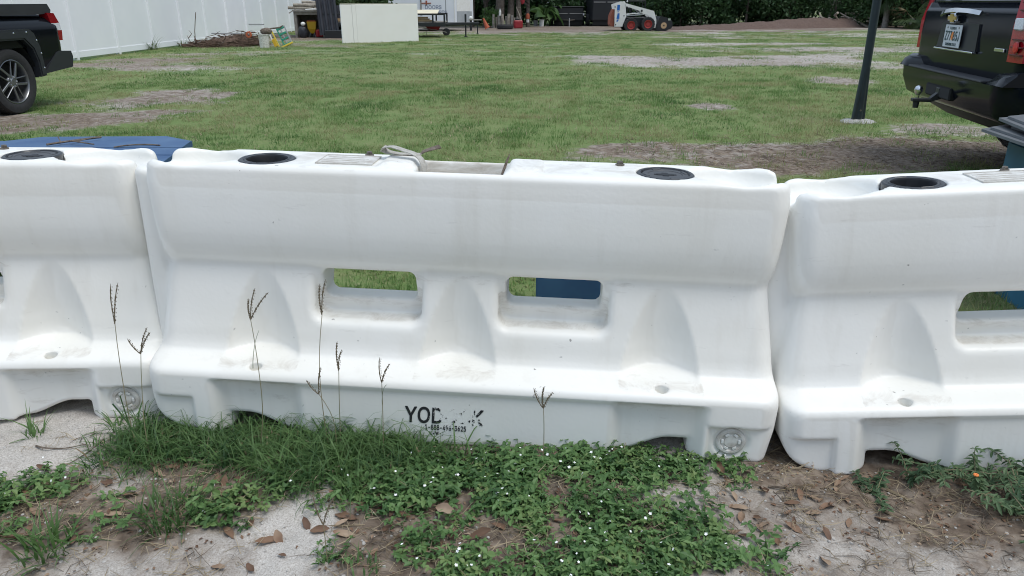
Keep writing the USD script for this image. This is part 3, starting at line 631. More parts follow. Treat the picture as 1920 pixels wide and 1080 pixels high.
instancer('sand_grains', [((peb.vertices * [.004, .003, .0022], peb.faces), 'pebble')], P + [0, 0, .001], r.uniform(0, 6.28, m), r.uniform(.4, 1.5, m), np.zeros(m), 'small pale sand clods scattered over the foreground', 'grit')
# ------------------------------------------------------------------ single plants and dead leaves near the barriers
mat('seed_stem', (.15, .155, .075), .7, (.25, .20, .12), 14); mat('seed_head', (.095, .078, .05), .8, (.20, .16, .105), 200)
def stalk(label, base, joint, tips, bend=0.0, leaves=()):
    t = thing('grass_stalk', label, 'grass stalk', None, 'tall seeding grass stalks')
    base, joint = np.array(base), np.array(joint); mid = (base + joint) / 2 + [bend * 2.6 + .008 * math.sin(base[0] * 40), 0, 0]
    b = MB().add(*tube(spline([base, mid, joint], 9), np.linspace(.0015, .0009, 9), 5))
    obj('stem', b, 'seed_stem', t)
    for tp in tips:
        tp = np.array(tp); d = tp - joint; L = np.linalg.norm(d); h = MB()
        side = np.cross(d / L, [0, 1, 0]); P = spline([joint, joint + d * .5 + side * .004, tp], 12)
        h.add(*tube(P, np.r_[.0010, np.full(9, .0016) * (1 + .3 * np.cos(np.arange(9) * 2.2)), .0011, .0005], 5))
        for k in range(3, 34):
            q = P[int(k / 34 * 11)] + d / L * .0008 * k % .003; sg = 1 if k % 2 else -1
            h.add(*ellipsoid(q + side * sg * .0019, (.0009, .0009, .0022), 0))
        obj('seed_spike', h, 'seed_head', t)
    for a, c, w in leaves:
        P = spline([a, (np.array(a) + c) / 2 + [0, 0, .02], c], 7); b = MB().add(*ribbon(P, (0, 1, .1), w, .0006)); obj('leaf_blade', b, 'dark_blade', t)
stalk('tall grass stalk with two upright spikes before the left barrier', (-1.075, 1.84, -.02), (-1.084, 1.87, .400), [(-1.073, 1.87, .518), (-1.053, 1.87, .521)], -.006, [((-1.08, 1.84, .0), (-1.10, 1.85, .19), .005)])
stalk('short forked grass stalk in the gap between left and middle barriers', (-1.02, 1.80, -.02), (-1.035, 1.88, .305), [(-1.064, 1.88, .352), (-1.003, 1.88, .386), (-.997, 1.88, .372)], -.004, [((-1.02, 1.8, .0), (-1.12, 1.84, .17), .005)])
stalk('grass stalk with three spread spikes left of the first barrier window', (-.733, 1.85, -.01), (-.708, 1.86, .417), [(-.706, 1.86, .479), (-.685, 1.86, .509), (-.651, 1.86, .497)], .004, [((-.72, 1.86, .27), (-.690, 1.86, .385), .004)])
stalk('tallest grass stalk, reaching up to the first barrier window', (-.521, 1.84, -.01), (-.508, 1.84, .440), [(-.506, 1.84, .528), (-.489, 1.84, .542)], -.004)
stalk('drooping grass stalk curled over beside the tallest stalk', (-.510, 1.83, -.01), (-.535, 1.83, .205), [(-.566, 1.83, .250), (-.522, 1.83, .290)], .012)
stalk('slender grass stalk just right of the tallest one', (-.493, 1.84, -.01), (-.477, 1.84, .273), [(-.474, 1.84, .362), (-.463, 1.84, .338)], .002)
stalk('grass stalk with a narrow fork left of the black lettering', (-.368, 1.82, -.01), (-.357, 1.82, .246), [(-.358, 1.82, .324), (-.331, 1.82, .305)], .003, [((-.36, 1.82, .18), (-.345, 1.82, .24), .004)])
stalk('grass stalk with three prongs right of the black lettering', (.082, 1.77, -.01), (.085, 1.77, .195), [(.058, 1.77, .258), (.086, 1.77, .262), (.110, 1.77, .244)], .002)
stalk('grass stalk forked in a V at the very front of the sand', (-.426, 1.385, -.03), (-.427, 1.39, .113), [(-.444, 1.39, .198), (-.396, 1.39, .190)], -.003)
def tuft(label, x, y, n, spread, h0, h1, seed, group='grass tufts on the sand', mt='dark_blade', w=.0048):
    p = obj('grass_tuft', blades(n, spread, h0, h1, w, .5, seed, .7, 4), mt, None, smooth=False, label=label, cat='grass tuft', group=group, m=mat4((x, y, gz(x, y)), (0, 0, seed)))
leafmat('bright_blade', (.030, .075, .020), (.080, .15, .042), .45, .3, 5.0)
tuft('bushy grass tuft in the foreground below the left barrier gap', -.86, 1.545, 150, .075, .05, .15, 41, mt='bright_blade')
tuft('upright grass tuft near the bottom left corner', -1.10, 1.425, 80, .06, .06, .14, 42, mt='bright_blade', w=.006)
tuft('small grass tuft against the foot of the left barrier', -1.42, 1.93, 26, .03, .05, .15, 43)
tuft('short grass tuft at the bottom edge right of the forked stalk', -.35, 1.36, 26, .05, .03, .07, 44)
tuft('little green sprout alone on the pale sand', -1.16, 1.70, 14, .012, .02, .045, 45, w=.006)
# leafy plants with orange flowers at the foot of the right barrier
def leafy(label, x, y, n, H, seed, flowers=1, spread=.10):
    rr = np.random.default_rng(seed); t = thing('leafy_plant', label, 'plant', mat4((x, y, gz(x, y))), 'leafy weeds at the foot of the right barrier'); sb, lb, tops = MB(), MB(), []
    for k in range(n):
        az = rr.uniform(0, 6.28); L = H * rr.uniform(.5, 1.1); d = np.array([math.cos(az), math.sin(az), 0]); P = spline([np.zeros(3), d * spread * .5 + [0, 0, L * .6], d * spread * rr.uniform(.6, 1.3) + [0, 0, L]], 8)
        sb.add(*tube(P, np.linspace(.0022, .001, 8), 4)); tops.append(P[-1])
        for q in range(1, 8):
            for s in (0, 1, 2, 3):
                l = rr.uniform(.015, .031); lb.add(*leaf(l * .9, l * .30, .2, rr.uniform(.1, .5), 5), m=mat4(P[q], Rot.from_euler('zyx', [az + q * 1.57 + s * 2.1 + rr.normal(0, .3), -rr.uniform(.1, .8), 0]).as_matrix()))
    obj('stems', sb, 'seed_stem', t); obj('foliage', lb, 'weed_leaf', t, smooth=False)
    for k in range(flowers):
        f = MB()
        for j in range(7): f.add(*ellipsoid(tops[k] + [.004 * math.cos(j * .9), .004 * math.sin(j * .9), .006], (.0032, .0032, .003), 1))
        obj('orange_flower', f, 'orange_petal', t)
leafy('taller leafy weed standing alone under the right barrier foot', 1.10, 1.745, 5, 0.094, 51, 0, .05)
leafy('leafy weed with one orange flower before the right barrier', 1.27, 1.70, 9, 0.087, 52, 1, .08)
leafy('spreading leafy weed at the right edge of the sand', 1.32, 1.60, 14, 0.065, 53, 1, .12)
leafy('dark leafy weed at the right edge of the frame', 1.42, 1.64, 15, 0.079, 54, 0, .12)
leafy('low leafy weed creeping down the right edge', 1.30, 1.50, 11, 0.051, 55, 0, .11)
leafy('small weed under the arch of the right barrier', .99, 1.70, 5, 0.037, 56, 0, .07)
leafy('low leafy weed behind the one with the orange flower', 1.20, 1.78, 8, 0.043, 57, 0, .1)
leafy('leafy weed in the right barrier fork arch', 1.40, 1.74, 11, 0.072, 58, 1, .09)
# dead leaves lying about
DL = []
def dead(seed, L):
    rr = np.random.default_rng(seed); n = 7; tt = np.linspace(0, 1, n); wd = L * .40 * np.sin(np.pi * np.clip(tt * .92 + .05, 0, 1)) ** .75; cup, cl, tw = rr.uniform(.15, .6), rr.uniform(-.35, .5), rr.uniform(-.6, .6)
    V = []
    for k in range(n):
        for j in (-1, -.5, 0, .5, 1):
            u = j * wd[k] / 2; z = cup * abs(j) ** 2 * wd[k] / 2 + cl * L * (tt[k] - .5) ** 2 + u * tw * (tt[k] - .5) + rr.normal(0, .0006); V.append((L * (tt[k] - .5), u * (1 + .12 * math.sin(k * 2.3 + seed)), z))
    V = np.array(V); V[:, 2] -= np.percentile(V[:, 2], 20); F = []
    for k in range(n - 1):
        for j in range(4): q = 5 * k + j; F.append([q, q + 5, q + 6, q + 1])
    V, F = np.array(V), np.array(F)
    s = MB().add(V, F).add(*tube([(L * .48, 0, .001), (L * .62, .002, .002)], [.0009, .0006], 3)); return s.mesh()
protos = []
LPOS = [(-.169, 1.559, .072, 'large curled orange-brown leaf in the middle of the ground cover'), (-.214, 1.81, .05, 'upright orange leaf among the ground cover under the lettering'), (-.568, 1.482, .055, 'tan oval leaf on the pale sand left of the forked stalk'), (-.42, 1.552, .06, 'brown crumpled leaf right of the forked stalk'),
        (.84, 1.632, .042, None), (.80, 1.66, .04, None), (.77, 1.672, .044, None), (.712, 1.595, .036, None), (.86, 1.567, .038, None), (.708, 1.538, .046, None), (-.077, 1.457, .06, 'rust coloured leaf near the bottom of the ground cover'), (-1.189, 1.472, .075, 'big tan leaf near the bottom left corner')]
more = [(-.389, 1.58), (-.33, 1.595), (-.537, 1.407), (-.513, 1.532), (-.472, 1.502), (-.595, 1.472), (-1.242, 1.674), (-1.291, 1.746), (-.985, 1.772), (.587, 1.606), (.582, 1.563), (.962, 1.595), (.62, 1.532), (.545, 1.502), (-.326, 1.416), (-.28, 1.444), (-.424, 1.522), (-.269, 1.552), (-.153, 1.364), (-.602, 1.376), (-.674, 1.372), (-1.181, 1.502), (-.866, 1.811), (-.936, 1.798), (-.613, 1.722), (-1.005, 1.584), (-1.003, 1.552), (.423, 1.79), (.332, 1.78)]
rl = np.random.default_rng(17)
for k in range(64):
    x, y = [(-.34, 1.50), (-.62, 1.60), (-1.15, 1.55), (.75, 1.62), (.6, 1.5), (.9, 1.7), (-.85, 1.75), (.3, 1.6)][k % 8]; more.append((x + rl.normal(0, .14), min(y + rl.normal(0, .08), 1.77)))
for k, (x, y, L, lab) in enumerate(LPOS + [(x, y, None, None) for x, y in more]):
    L = L or rl.uniform(.026, .055); v = k % 6
    mm = mat4((x, y, gz(x, y) + .006 + (.02 if lab and 'ground cover' in lab else 0)), Rot.from_euler('zyx', [rl.uniform(0, 6.28), rl.normal(0, .25), rl.normal(0, .25)]).as_matrix(), L / .05)
    if not lab:
        zone = ('near the left edge weeds' if x < -.95 else 'between long grass and bushy tuft' if x < -.68 and y > 1.62 else 'around the bushy foreground tuft' if x < -.68 else 'on pale sand by the V-forked stalk' if x < -.40 else 'right of the V-forked stalk' if x < -.12 else 'in ground cover below the three-pronged stalk' if x < .48 else 'below the middle barrier drain plug' if x < .70 else 'in the drift below the right barrier foot')
        if x > .70: zone += ' at its left' if x < .80 else ' at its right'
        lab = '%s dead leaf %s' % ('broad brown' if L > .043 else 'mid-sized brown' if L > .034 else 'small brown', zone)
    if len(protos) < 6:
        protos.append(obj('dead_leaf', dead(v, .05), 'dead_leaf', None, smooth=True, label=lab, cat='leaf', group='dead leaves on the foreground sand', m=mm))
    else:
        p = UsdGeom.Mesh.Define(stage, '/World/' + numbered('/World', 'dead_leaf')).GetPrim(); p.GetReferences().AddInternalReference(protos[v].GetPath()); setm(p, mm)
        tag(p, lab, 'leaf', 'dead leaves on the foreground sand')
def twig(label, P, r0, mt='bark', z=.004):
    P = [(x, y, gz(x, y) + z) if len(q) == 2 else q for q in P for x, y in [q[:2]]]
    return obj('twig', MB().add(*tube(spline(P, 12), np.linspace(r0, r0 * .4, 12), 5)), mt, None, label=label, cat='twig')
twig('thin twig lying on the pale sand at the left', [(-1.38, 1.86), (-1.30, 1.84), (-1.24, 1.87)], .003)
twig('dry bent stem on the sand near the left barrier foot', [(-1.20, 1.89), (-1.22, 1.83), (-1.25, 1.77), (-1.27, 1.74)], .0022)
twig('dry stem beside the little green sprout', [(-1.21, 1.69), (-1.12, 1.705), (-1.05, 1.69)], .002)
twig('pale stick below the right barrier foot', [(1.03, 1.72), (1.06, 1.68), (1.075, 1.655)], .005, 'straw')
twig('long straw coloured stem on the right sand', [(.98, 1.63), (1.03, 1.58), (1.08, 1.555)], .003, 'straw')
twig('brown stick lying along the right barrier foot', [(.70, 1.71), (.80, 1.70), (.92, 1.665)], .003)

# ------------------------------------------------------------------ blue table, blue chest, blue bin and lids behind the barriers
MATS['blue_paint'] = mat('blue_paint', (.030, .080, .180), .6, (.065, .13, .235), 5, detail=8, lo=.3, hi=.7, bump=.002, bscale=60)
mat('lid_grey', (.085, .09, .095), .6, (.12, .125, .13), 9); mat('dark_blue', (.014, .055, .115), .6, (.022, .075, .14), 9); mat('teal_blue', (.012, .075, .125), .5, (.02, .095, .15), 8)
t = thing('garden_table', 'blue painted board table low behind the left barrier, twigs on top', 'table', mat4((0, 0, 0)))
tp = Polygon([(-3.3, 3.0), (-3.3, 3.75), (-2.72, 4.36), (-2.02, 4.39), (-1.80, 4.22), (-1.70, 3.6), (-1.72, 3.0)])
for k in range(7):
    pl = tp.intersection(sbox(-4, 3.0 + .2 * k + .0015, 0, 3.2 + .2 * k - .0015))
    if not pl.is_empty: obj('plank', MB().prism(pl, .03, mat4((0, 0, .465 + .002 * (k % 3)))), 'blue_paint', t, smooth=False)
for x, y in ((-3.1, 3.2), (-1.95, 3.2), (-3.0, 3.9), (-2.1, 4.1)): obj('leg', MB().box((x - .04, y - .04, -.05), (x + .04, y + .04, .464), .006), 'dark_blue', t, smooth=False)
obj('rail', MB().box((-3.05, 3.58, .38), (-1.95, 3.64, .464), .004), 'dark_blue', t, smooth=False)
tw = thing('fallen_twig', 'forked bare twig lying on the blue table', 'twig')
b = MB().add(*tube(spline([(-2.50, 4.02, .51), (-2.42, 4.10, .515), (-2.33, 4.26, .51)], 8), .006, 5)).add(*tube([(-2.42, 4.10, .515), (-2.36, 4.06, .52), (-2.25, 4.03, .51)], .004, 5)).add(*tube([(-2.45, 4.07, .515), (-2.52, 4.17, .53)], .003, 5)).add(*tube([(-2.36, 4.06, .52), (-2.30, 4.12, .53)], .003, 5))
obj('branch', b, 'bark', tw)
obj('fallen_twig', MB().add(*tube(spline([(-2.12, 3.98, .503), (-2.05, 4.02, .508), (-1.98, 4.06, .504), (-1.90, 4.04, .503)], 9), .004, 5)), 'bark', None, label='thin dark twig near the right corner of the blue table', cat='twig')
Mch = mat4((.66, 2.62, 0), (0, 0, -.09))
t = thing('storage_chest', 'dark blue chest directly behind the middle barrier, seen through its window', 'chest', Mch)
for k in range(3): obj('front_panel', MB().box((-.56 + .375 * k, -.20, -.06), (-.56 + .375 * k + .370, .20, .44), .006), 'dark_blue', t, smooth=False)
obj('lid', MB().box((-.575, -.215, .441), (.58, .215, .475), .008), 'dark_blue', t, smooth=False)
t = thing('blue_bin', 'blue bin behind the right barrier with black lids on top', 'bin', mat4((2.47, 2.95, 0), (0, 0, -.15)))
obj('body', MB().box((-.34, -.30, -.05), (.36, .30, .66), .012), 'teal_blue', t, smooth=False)
obj('rim', MB().box((-.355, -.315, .661), (.375, .315, .690), .006), 'teal_blue', t, smooth=False)
for q, (dz, yaw, dx, lab) in enumerate(((.693, .02, 0, 'lower ridged black lid stacked on the blue bin'), (.735, -.10, .05, 'upper ridged black lid stacked on the blue bin'))):
    t = thing('bin_lid', lab, 'lid', mat4((2.41 + dx, 2.99, dz), (0, 0, -.15 + yaw), .97))
    pl = Polygon([(-.40, -.30), (-.30, -.38), (.40, -.38), (.46, -.30), (.46, .30), (.38, .38), (-.28, .38), (-.40, .28)])
    b = MB().prism(pl, .012).prism(pl.buffer(-.03), .010, mat4((0, 0, .0125))).prism(pl.buffer(-.10), .012, mat4((0, 0, .0230)))
    obj('shell', b, 'lid_grey', t, smooth=False)
    for k in range(3): obj('ridge', MB().box((-.22 + .2 * k, -.22, .0352), (-.12 + .2 * k, .22, .044), .004), 'black_plastic', t, smooth=False)

# ------------------------------------------------------------------ steel post
mat('post_paint', (.010, .018, .022), .45, (.017, .027, .03), 6, bump=.0006, bscale=60); mat('concrete', (.26, .25, .23), .95, (.45, .44, .41), 20, bump=.006)
zp = gz(3.81, 8.35)
t = thing('steel_post', 'dark steel post with a flattened foot on a concrete pad', 'post', mat4((3.81, 8.35, zp), (0, 0, .12)))
obj('tube', MB().lathe([(.0, -.2), (.041, -.2), (.041, .55), (.043, .60), (.043, 3.6), (.0, 3.6)], 22), 'post_paint', t)
hull = trimesh.convex.convex_hull(np.array([(x, y, z) for x, y, z in [(-.070, -.020, 0), (.070, -.020, 0), (-.070, .020, 0), (.070, .020, 0)] ] + [(.0435 * math.cos(a), .0435 * math.sin(a), .58) for a in np.arange(12) * math.pi / 6]))
obj('flattened_foot', MB().add(hull), 'post_paint', t)
obj('bolt', MB().lathe([(0, .016), (.012, .014), (.014, .004), (.018, 0)][::-1], 8, mat4((-.005, -.026, .13)) @ XZ), 'rusty_steel', t)
pd = trimesh.creation.icosphere(3); v = pd.vertices * [.19, .17, .035]; v *= (1 + .35 * (meshkit.fbm(v * 14 + 5, 3, 4) - .5))[:, None]
obj('concrete_pad', MB().add(v, pd.faces), 'concrete', t)

# ------------------------------------------------------------------ fence
mat('vinyl', (.87, .875, .89), .38, (.83, .84, .86), 1.2)
t = thing('vinyl_fence', 'tall white vinyl privacy fence along the left side of the yard', 'fence')
FX, FY0, FS, FH = -10.0, 11.99, 1.97, 1.85
for k in range(17):
    y = FY0 + FS * k
    if y > 42.5: break
    z = gz(FX, y)
    obj('post', MB().box((FX - .06, y - .032, -.1), (FX + .062, y + .032, FH + .08), .004), 'vinyl', t, smooth=False)
    obj('post_cap', MB().add(trimesh.convex.convex_hull(np.array([(FX + a * .075, y + b * .05, FH + .081) for a in (-1, 1) for b in (-1, 1)] + [(FX, y, FH + .13)]))), 'vinyl', t, smooth=False)
    if y + FS < 43:
        obj('bottom_rail', MB().box((FX - .03, y + .033, .05), (FX + .034, y + FS - .033, .19), .004), 'vinyl', t, smooth=False)
        obj('top_rail', MB().box((FX - .03, y + .033, FH - .09), (FX + .034, y + FS - .033, FH), .004), 'vinyl', t, smooth=False)
        obj('panel', MB().box((FX - .012, y + .033, .191), (FX + .022, y + FS - .033, FH - .091)), 'vinyl', t, smooth=False)

# ------------------------------------------------------------------ vehicles
mat('black_paint', (.004, .005, .007), .14, coat=.0, spec=.17); mat('satin_black', (.012, .013, .015), .45); mat('flare_plastic', (.020, .022, .026), .38)
mat('tyre', (.016, .016, .017), .8, (.026, .025, .025), 25, bump=.002, bscale=90); mat('alloy', (.22, .225, .235), .35, metal=.9); mat('chrome', (.75, .76, .78), .12, metal=1.0)
mat('glass_dark', (.010, .012, .014), .05, coat=1.0); mat('red_lens', (.20, .003, .008), .15, (.26, .005, .012), 60, coat=.3); mat('clear_lens', (.55, .56, .58), .15, (.75, .76, .78), 90, coat=.8); mat('soot', (.006, .006, .006), .9)
mat('plate_white', (.46, .48, .50), .4); mat('plate_ink', (.02, .045, .05), .5); mat('plate_orange', (.60, .19, .04), .5); mat('gold', (.62, .45, .14), .3, metal=.8); mat('step_rubber', (.05, .05, .055), .7)
MATS['tonneau'] = mat('tonneau', (.020, .020, .024), .42, (.028, .028, .032), 3)
def wheel(parent, m, R=.365, W=.24, rim=.245, spokes=5):
    ty = MB().lathe([(rim, -W * .42), (rim + .03, -W * .49), (R - .05, -W / 2), (R - .015, -W * .47), (R, -W * .36), (R, W * .36), (R - .015, W * .47), (R - .05, W / 2), (rim + .03, W * .49), (rim, W * .42)], 48, mat4() @ XZ)
    for k in range(36):
        a = k * math.pi / 18
        for s in (-1, 1): ty.box((-.016, s * W * .20 - .03, R - .004), (.016, s * W * .20 + .03, R + .006), .002, m=mat4(rot=(0, a + (.087 if s > 0 else 0), 0)))
    wl = obj('wheel', ty, 'tyre', parent, m=m, smooth=35)
    rm = MB().lathe([(rim * .97, -W * .38), (rim * 1.0, -W * .44), (rim * .97, -W * .45), (rim * .93, -W * .40), (rim * .88, -W * .2), (rim * .86, W * .3)][::-1], 48, XZ @ np.diag([1, 1, -1, 1.]))
    obj('rim', rm, 'alloy', wl, smooth=40)
    sp = MB()
    for k in range(spokes):
        a = 2 * math.pi * k / spokes + .3
        for s in (-1, 1): sp.box((-.011 + s * .026, -W * .40, .05), (.011 + s * .034, -W * .30, rim * .93), .005, m=mat4(rot=(0, a + s * .07, 0)))
    sp.lathe([(.0, W * .41), (.035, W * .41), (.045, W * .38), (.075, W * .37), (.085, W * .3)][::-1], 24, XZ)
    obj('spokes', sp, 'alloy', wl, smooth=30)
    hb = MB()
    for k in range(5): hb.lathe([(0, .012), (.010, .010), (.011, 0)][::-1], 6, mat4((.058 * math.cos(k * 1.2566), -W * .37, .058 * math.sin(k * 1.2566))) @ XZ)
    obj('lug_nuts', hb, 'chrome', wl, smooth=False)
    obj('brake_disc', MB().lathe([(.0, .0), (rim * .84, .0), (rim * .84, -.05), (0, -.05)][::-1], 24, XZ), 'soot', wl, smooth=False)
    return wl
def loft_sides(P, zs):   # profile rows [(y, z)], swept along xs
    pass
zt = gz(-6.20, 9.59)
Mt = mat4((-6.20, 9.59, zt)); Mt[:3, :3] = np.array([[-.087, .996, 0], [-.996, -.087, 0], [0, 0, 1]])
t = thing('pickup_truck', 'black pickup truck with its rear wheel and tail light at the left edge', 'truck', Mt)
side = [(-.06, .46), (-.015, .60), (.0, .78), (.0, .97), (-.010, 1.02), (-.045, 1.075), (-.080, 1.11), (-.10, 1.13)]
xs = np.r_[np.linspace(-1.13, -.98, 8), np.linspace(-.94, 1.62, 65)]
V, F = [], []
for x in xs:
    tuck = .14 * (1 - math.sqrt(max(0, 1 - ((-.98 - x) / .155) ** 2))) if x < -.98 else 0
    V += [(x, y - tuck, z) for y, z in side]
nr = len(side)
for i in range(len(xs) - 1):
    for j in range(nr - 1):
        cxm = (xs[i] + xs[i + 1]) / 2; zm = (side[j][1] + side[j + 1][1]) / 2
        if (abs(cxm - .0) < .47 and zm < .84) or math.hypot(cxm, zm - .40) < .47: continue
        F.append([i * nr + j, i * nr + j + 1, (i + 1) * nr + j + 1, (i + 1) * nr + j])
obj('bed_side', (np.array(V), np.array(F)), 'black_paint', t, smooth=35)
obj('bed_floor', MB().box((-1.0, -1.74, .55), (1.6, -.16, 1.0)).box((-.9, -1.75, .36), (1.6, -.50, .55)), 'soot', t, smooth=False)
obj('bed_side', MB().box((-1.11, -1.92, .48), (1.62, -1.76, 1.13), .04), 'black_paint', t)
obj('tailgate', MB().box((-1.13, -1.76, .66), (-1.05, -.13, 1.16), .02), 'black_paint', t)
obj('tailgate_handle', MB().box((-1.145, -1.05, .96), (-1.13, -.80, 1.03), .006), 'satin_black', t)
lid = Polygon([(-1.03, 1.175), (-1.05, 1.22), (-1.00, 1.295), (1.62, 1.285), (1.62, 1.16), (-.6, 1.16)])
obj('bed_cover', MB().prism(lid, 1.74, mat4((0, -.055, 0)) @ XZ @ np.diag([1, 1, 1, 1.])), 'tonneau', t, smooth=25)
flp = Polygon([(.66, .46), (.62, .78), (.48, .96), (.40, .995), (-.40, 1.000), (-.48, .945), (-.545, .78), (-.565, .42), (-.455, .41), (-.452, .60), (-.40, .76), (-.27, .875), (.27, .875), (.40, .78), (.475, .62), (.50, .46)])
obj('fender_flare', MB().prism(flp, .09, mat4((0, .055, 0)) @ XZ).prism(flp.buffer(-.022), .012, mat4((0, .067, 0)) @ XZ), 'flare_plastic', t, smooth=25)
for x, z in ((.15, .955), (-.10, .958), (-.33, .962), (-.485, .86), (-.525, .70), (-.53, .52)): obj('rivet', MB().lathe([(0, .008), (.008, .006), (.011, 0)][::-1], 10, mat4((x, .068, z)) @ np.array([[1, 0, 0, 0], [0, 0, 1, 0], [0, -1, 0, 0], [0, 0, 0, 1.0]])), 'chrome', t)
well = MB()
for k in range(15):
    a0, a1 = math.pi * k / 15, math.pi * (k + 1) / 15
    p0, p1 = (.475 * math.cos(a0), .40 + .485 * math.sin(a0)), (.475 * math.cos(a1), .40 + .485 * math.sin(a1))
    well.add(np.array([(p0[0], .0, p0[1]), (p1[0], .0, p1[1]), (p1[0], -.40, p1[1]), (p0[0], -.40, p0[1])]), np.array([[0, 1, 2, 3]]))
well.box((-.47, -.42, .32), (.47, -.40, .88)); obj('wheel_well', well, 'soot', t, smooth=False)
def tpoly(pts, y0, y1): return MB().prism(Polygon(pts), y1 - y0, mat4((0, y1, 0)) @ XZ)
tl = obj('tail_light', tpoly([(-.92, 1.185), (-1.06, 1.18), (-1.135, 1.055), (-.965, 1.055)], -.15, -.030), 'red_lens', t, smooth=False, label='red upper section of the tail light')
obj('clear_section', tpoly([(-.967, 1.053), (-1.137, 1.053), (-1.150, .965), (-.985, .965)], -.15, -.026), 'clear_lens', tl, smooth=False)
obj('lower_red_section', tpoly([(-.987, .963), (-1.150, .963), (-1.130, .835), (-1.06, .835)], -.15, -.022), 'red_lens', tl, smooth=False)
obj('bumper', tpoly([(-.60, .435), (-.92, .690), (-.98, .705), (-1.225, .69), (-1.245, .62), (-1.20, .480)], -1.90, .0), 'flare_plastic', t, smooth=25)
TURN = (0, 0, math.pi)
wheel(t, mat4((.0, -.10, .39), TURN), .39, .26, .265, 5)
wheel(t, mat4((3.5, -.10, .39), TURN), .39, .26, .265, 5)
cab = Polygon([(1.66, .44), (1.66, 1.15), (1.74, 1.78), (2.0, 1.84), (3.2, 1.82), (3.75, 1.24), (4.55, 1.14), (4.68, .84), (4.6, .44)])
obj('cab', MB().prism(cab, 1.84, mat4((0, -.02, 0)) @ XZ), 'black_paint', t, smooth=25)
obj('window', tpoly([(1.78, 1.18), (1.84, 1.72), (2.42, 1.74), (2.42, 1.18)], -.03, -.012), 'glass_dark', t, smooth=False)
obj('window', tpoly([(2.50, 1.18), (2.50, 1.74), (3.10, 1.72), (3.50, 1.20)], -.03, -.012), 'glass_dark', t, smooth=False)
obj('door_handle', MB().box((2.44, -.03, 1.05), (2.60, .005, 1.08), .008), 'black_paint', t)

Ms = mat4((3.15, 5.68, 0)); Ms[:3, :3] = np.array([[.987, .16, 0], [-.16, .987, 0], [0, 0, 1]])
Ms[2, 3] = -.01
t = thing('sport_utility_vehicle', 'black sport utility vehicle with its rear end at the right edge', 'car', Ms)
def rrect(x0, x1, hw, r0, r1, n=7):
    P = []
    for cx, cy, r_, a in ((x1 - r1, hw - r1, r1, 0), (x0 + r0, hw - r0, r0, 90), (x0 + r0, -hw + r0, r0, 180), (x1 - r1, -hw + r1, r1, 270)):
        for k in range(n): q = math.radians(a + 90 * k / (n - 1)); P.append((cx + r_ * math.cos(q), cy + r_ * math.sin(q)))
    return np.array(P)
def loft(rows, capt=True):
    V = np.vstack([np.c_[p, np.full(len(p), z)] for p, z in rows]); n = len(rows[0][0]); F = []
    for i in range(len(rows) - 1):
        for j in range(n): F.append([i * n + j, i * n + (j + 1) % n, (i + 1) * n + (j + 1) % n, (i + 1) * n + j])
    F = [[a, b, c] for a, b, c, d in F] + [[a, c, d] for a, b, c, d in F]
    k = len(V); V = np.vstack([V, np.r_[rows[0][0].mean(0), rows[0][1]], np.r_[rows[-1][0].mean(0), rows[-1][1]]]); m0 = (len(rows) - 1) * n
    for j in range(n): F.append([k, (j + 1) % n, j]); F.append([k + 1, m0 + j, m0 + (j + 1) % n])
    return V, np.array(F)
obj('body', MB().add(*loft([(rrect(.24, 5.0, .90, .12, .2), .48), (rrect(.14, 5.12, .97, .14, .25), .60), (rrect(.105, 5.15, .995, .15, .28), .80), (rrect(.10, 5.12, 1.0, .15, .30), 1.00), (rrect(.105, 5.0, .99, .15, .32), 1.16), (rrect(.125, 4.9, .965, .15, .36), 1.235)])), 'black_paint', t, smooth=40)
obj('cabin', MB().add(*loft([(rrect(.127, 3.9, .955, .14, .2), 1.2), (rrect(.17, 3.6, .92, .15, .25), 1.40), (rrect(.26, 3.2, .86, .17, .3), 1.66), (rrect(.34, 2.9, .80, .2, .3), 1.80), (rrect(.48, 2.7, .70, .22, .3), 1.87)])), 'black_paint', t, smooth=40)
mat('dark_red', (.06, .002, .004), .3); mat('bright_red', (.42, .02, .02), .2)
YZ0 = np.array([[0, 0, -1, 0], [-1, 0, 0, 0], [0, 1, 0, 0], [0, 0, 0, 1.0]])
def quad3(P, th=.006):   # slab from a 4-corner outline, pushed backwards along +x
    P = np.asarray(P, float); return MB().add(trimesh.convex.convex_hull(np.vstack([P, P + [th, 0, 0]])))
obj('rear_window', quad3([(.122, .74, 1.245), (.122, -.74, 1.245), (.268, -.66, 1.69), (.268, .66, 1.69)], .05), 'glass_dark', t, smooth=False)
obj('spoiler', MB().box((.27, -.72, 1.76), (.55, .72, 1.81), .02), 'black_paint', t)
for y in (1, -1):
    obj('side_window', quad3([(.55, y * .915, 1.26), (1.5, y * .925, 1.26), (1.5, y * .835, 1.68), (.66, y * .835, 1.68)], .01), 'glass_dark', t, smooth=False)
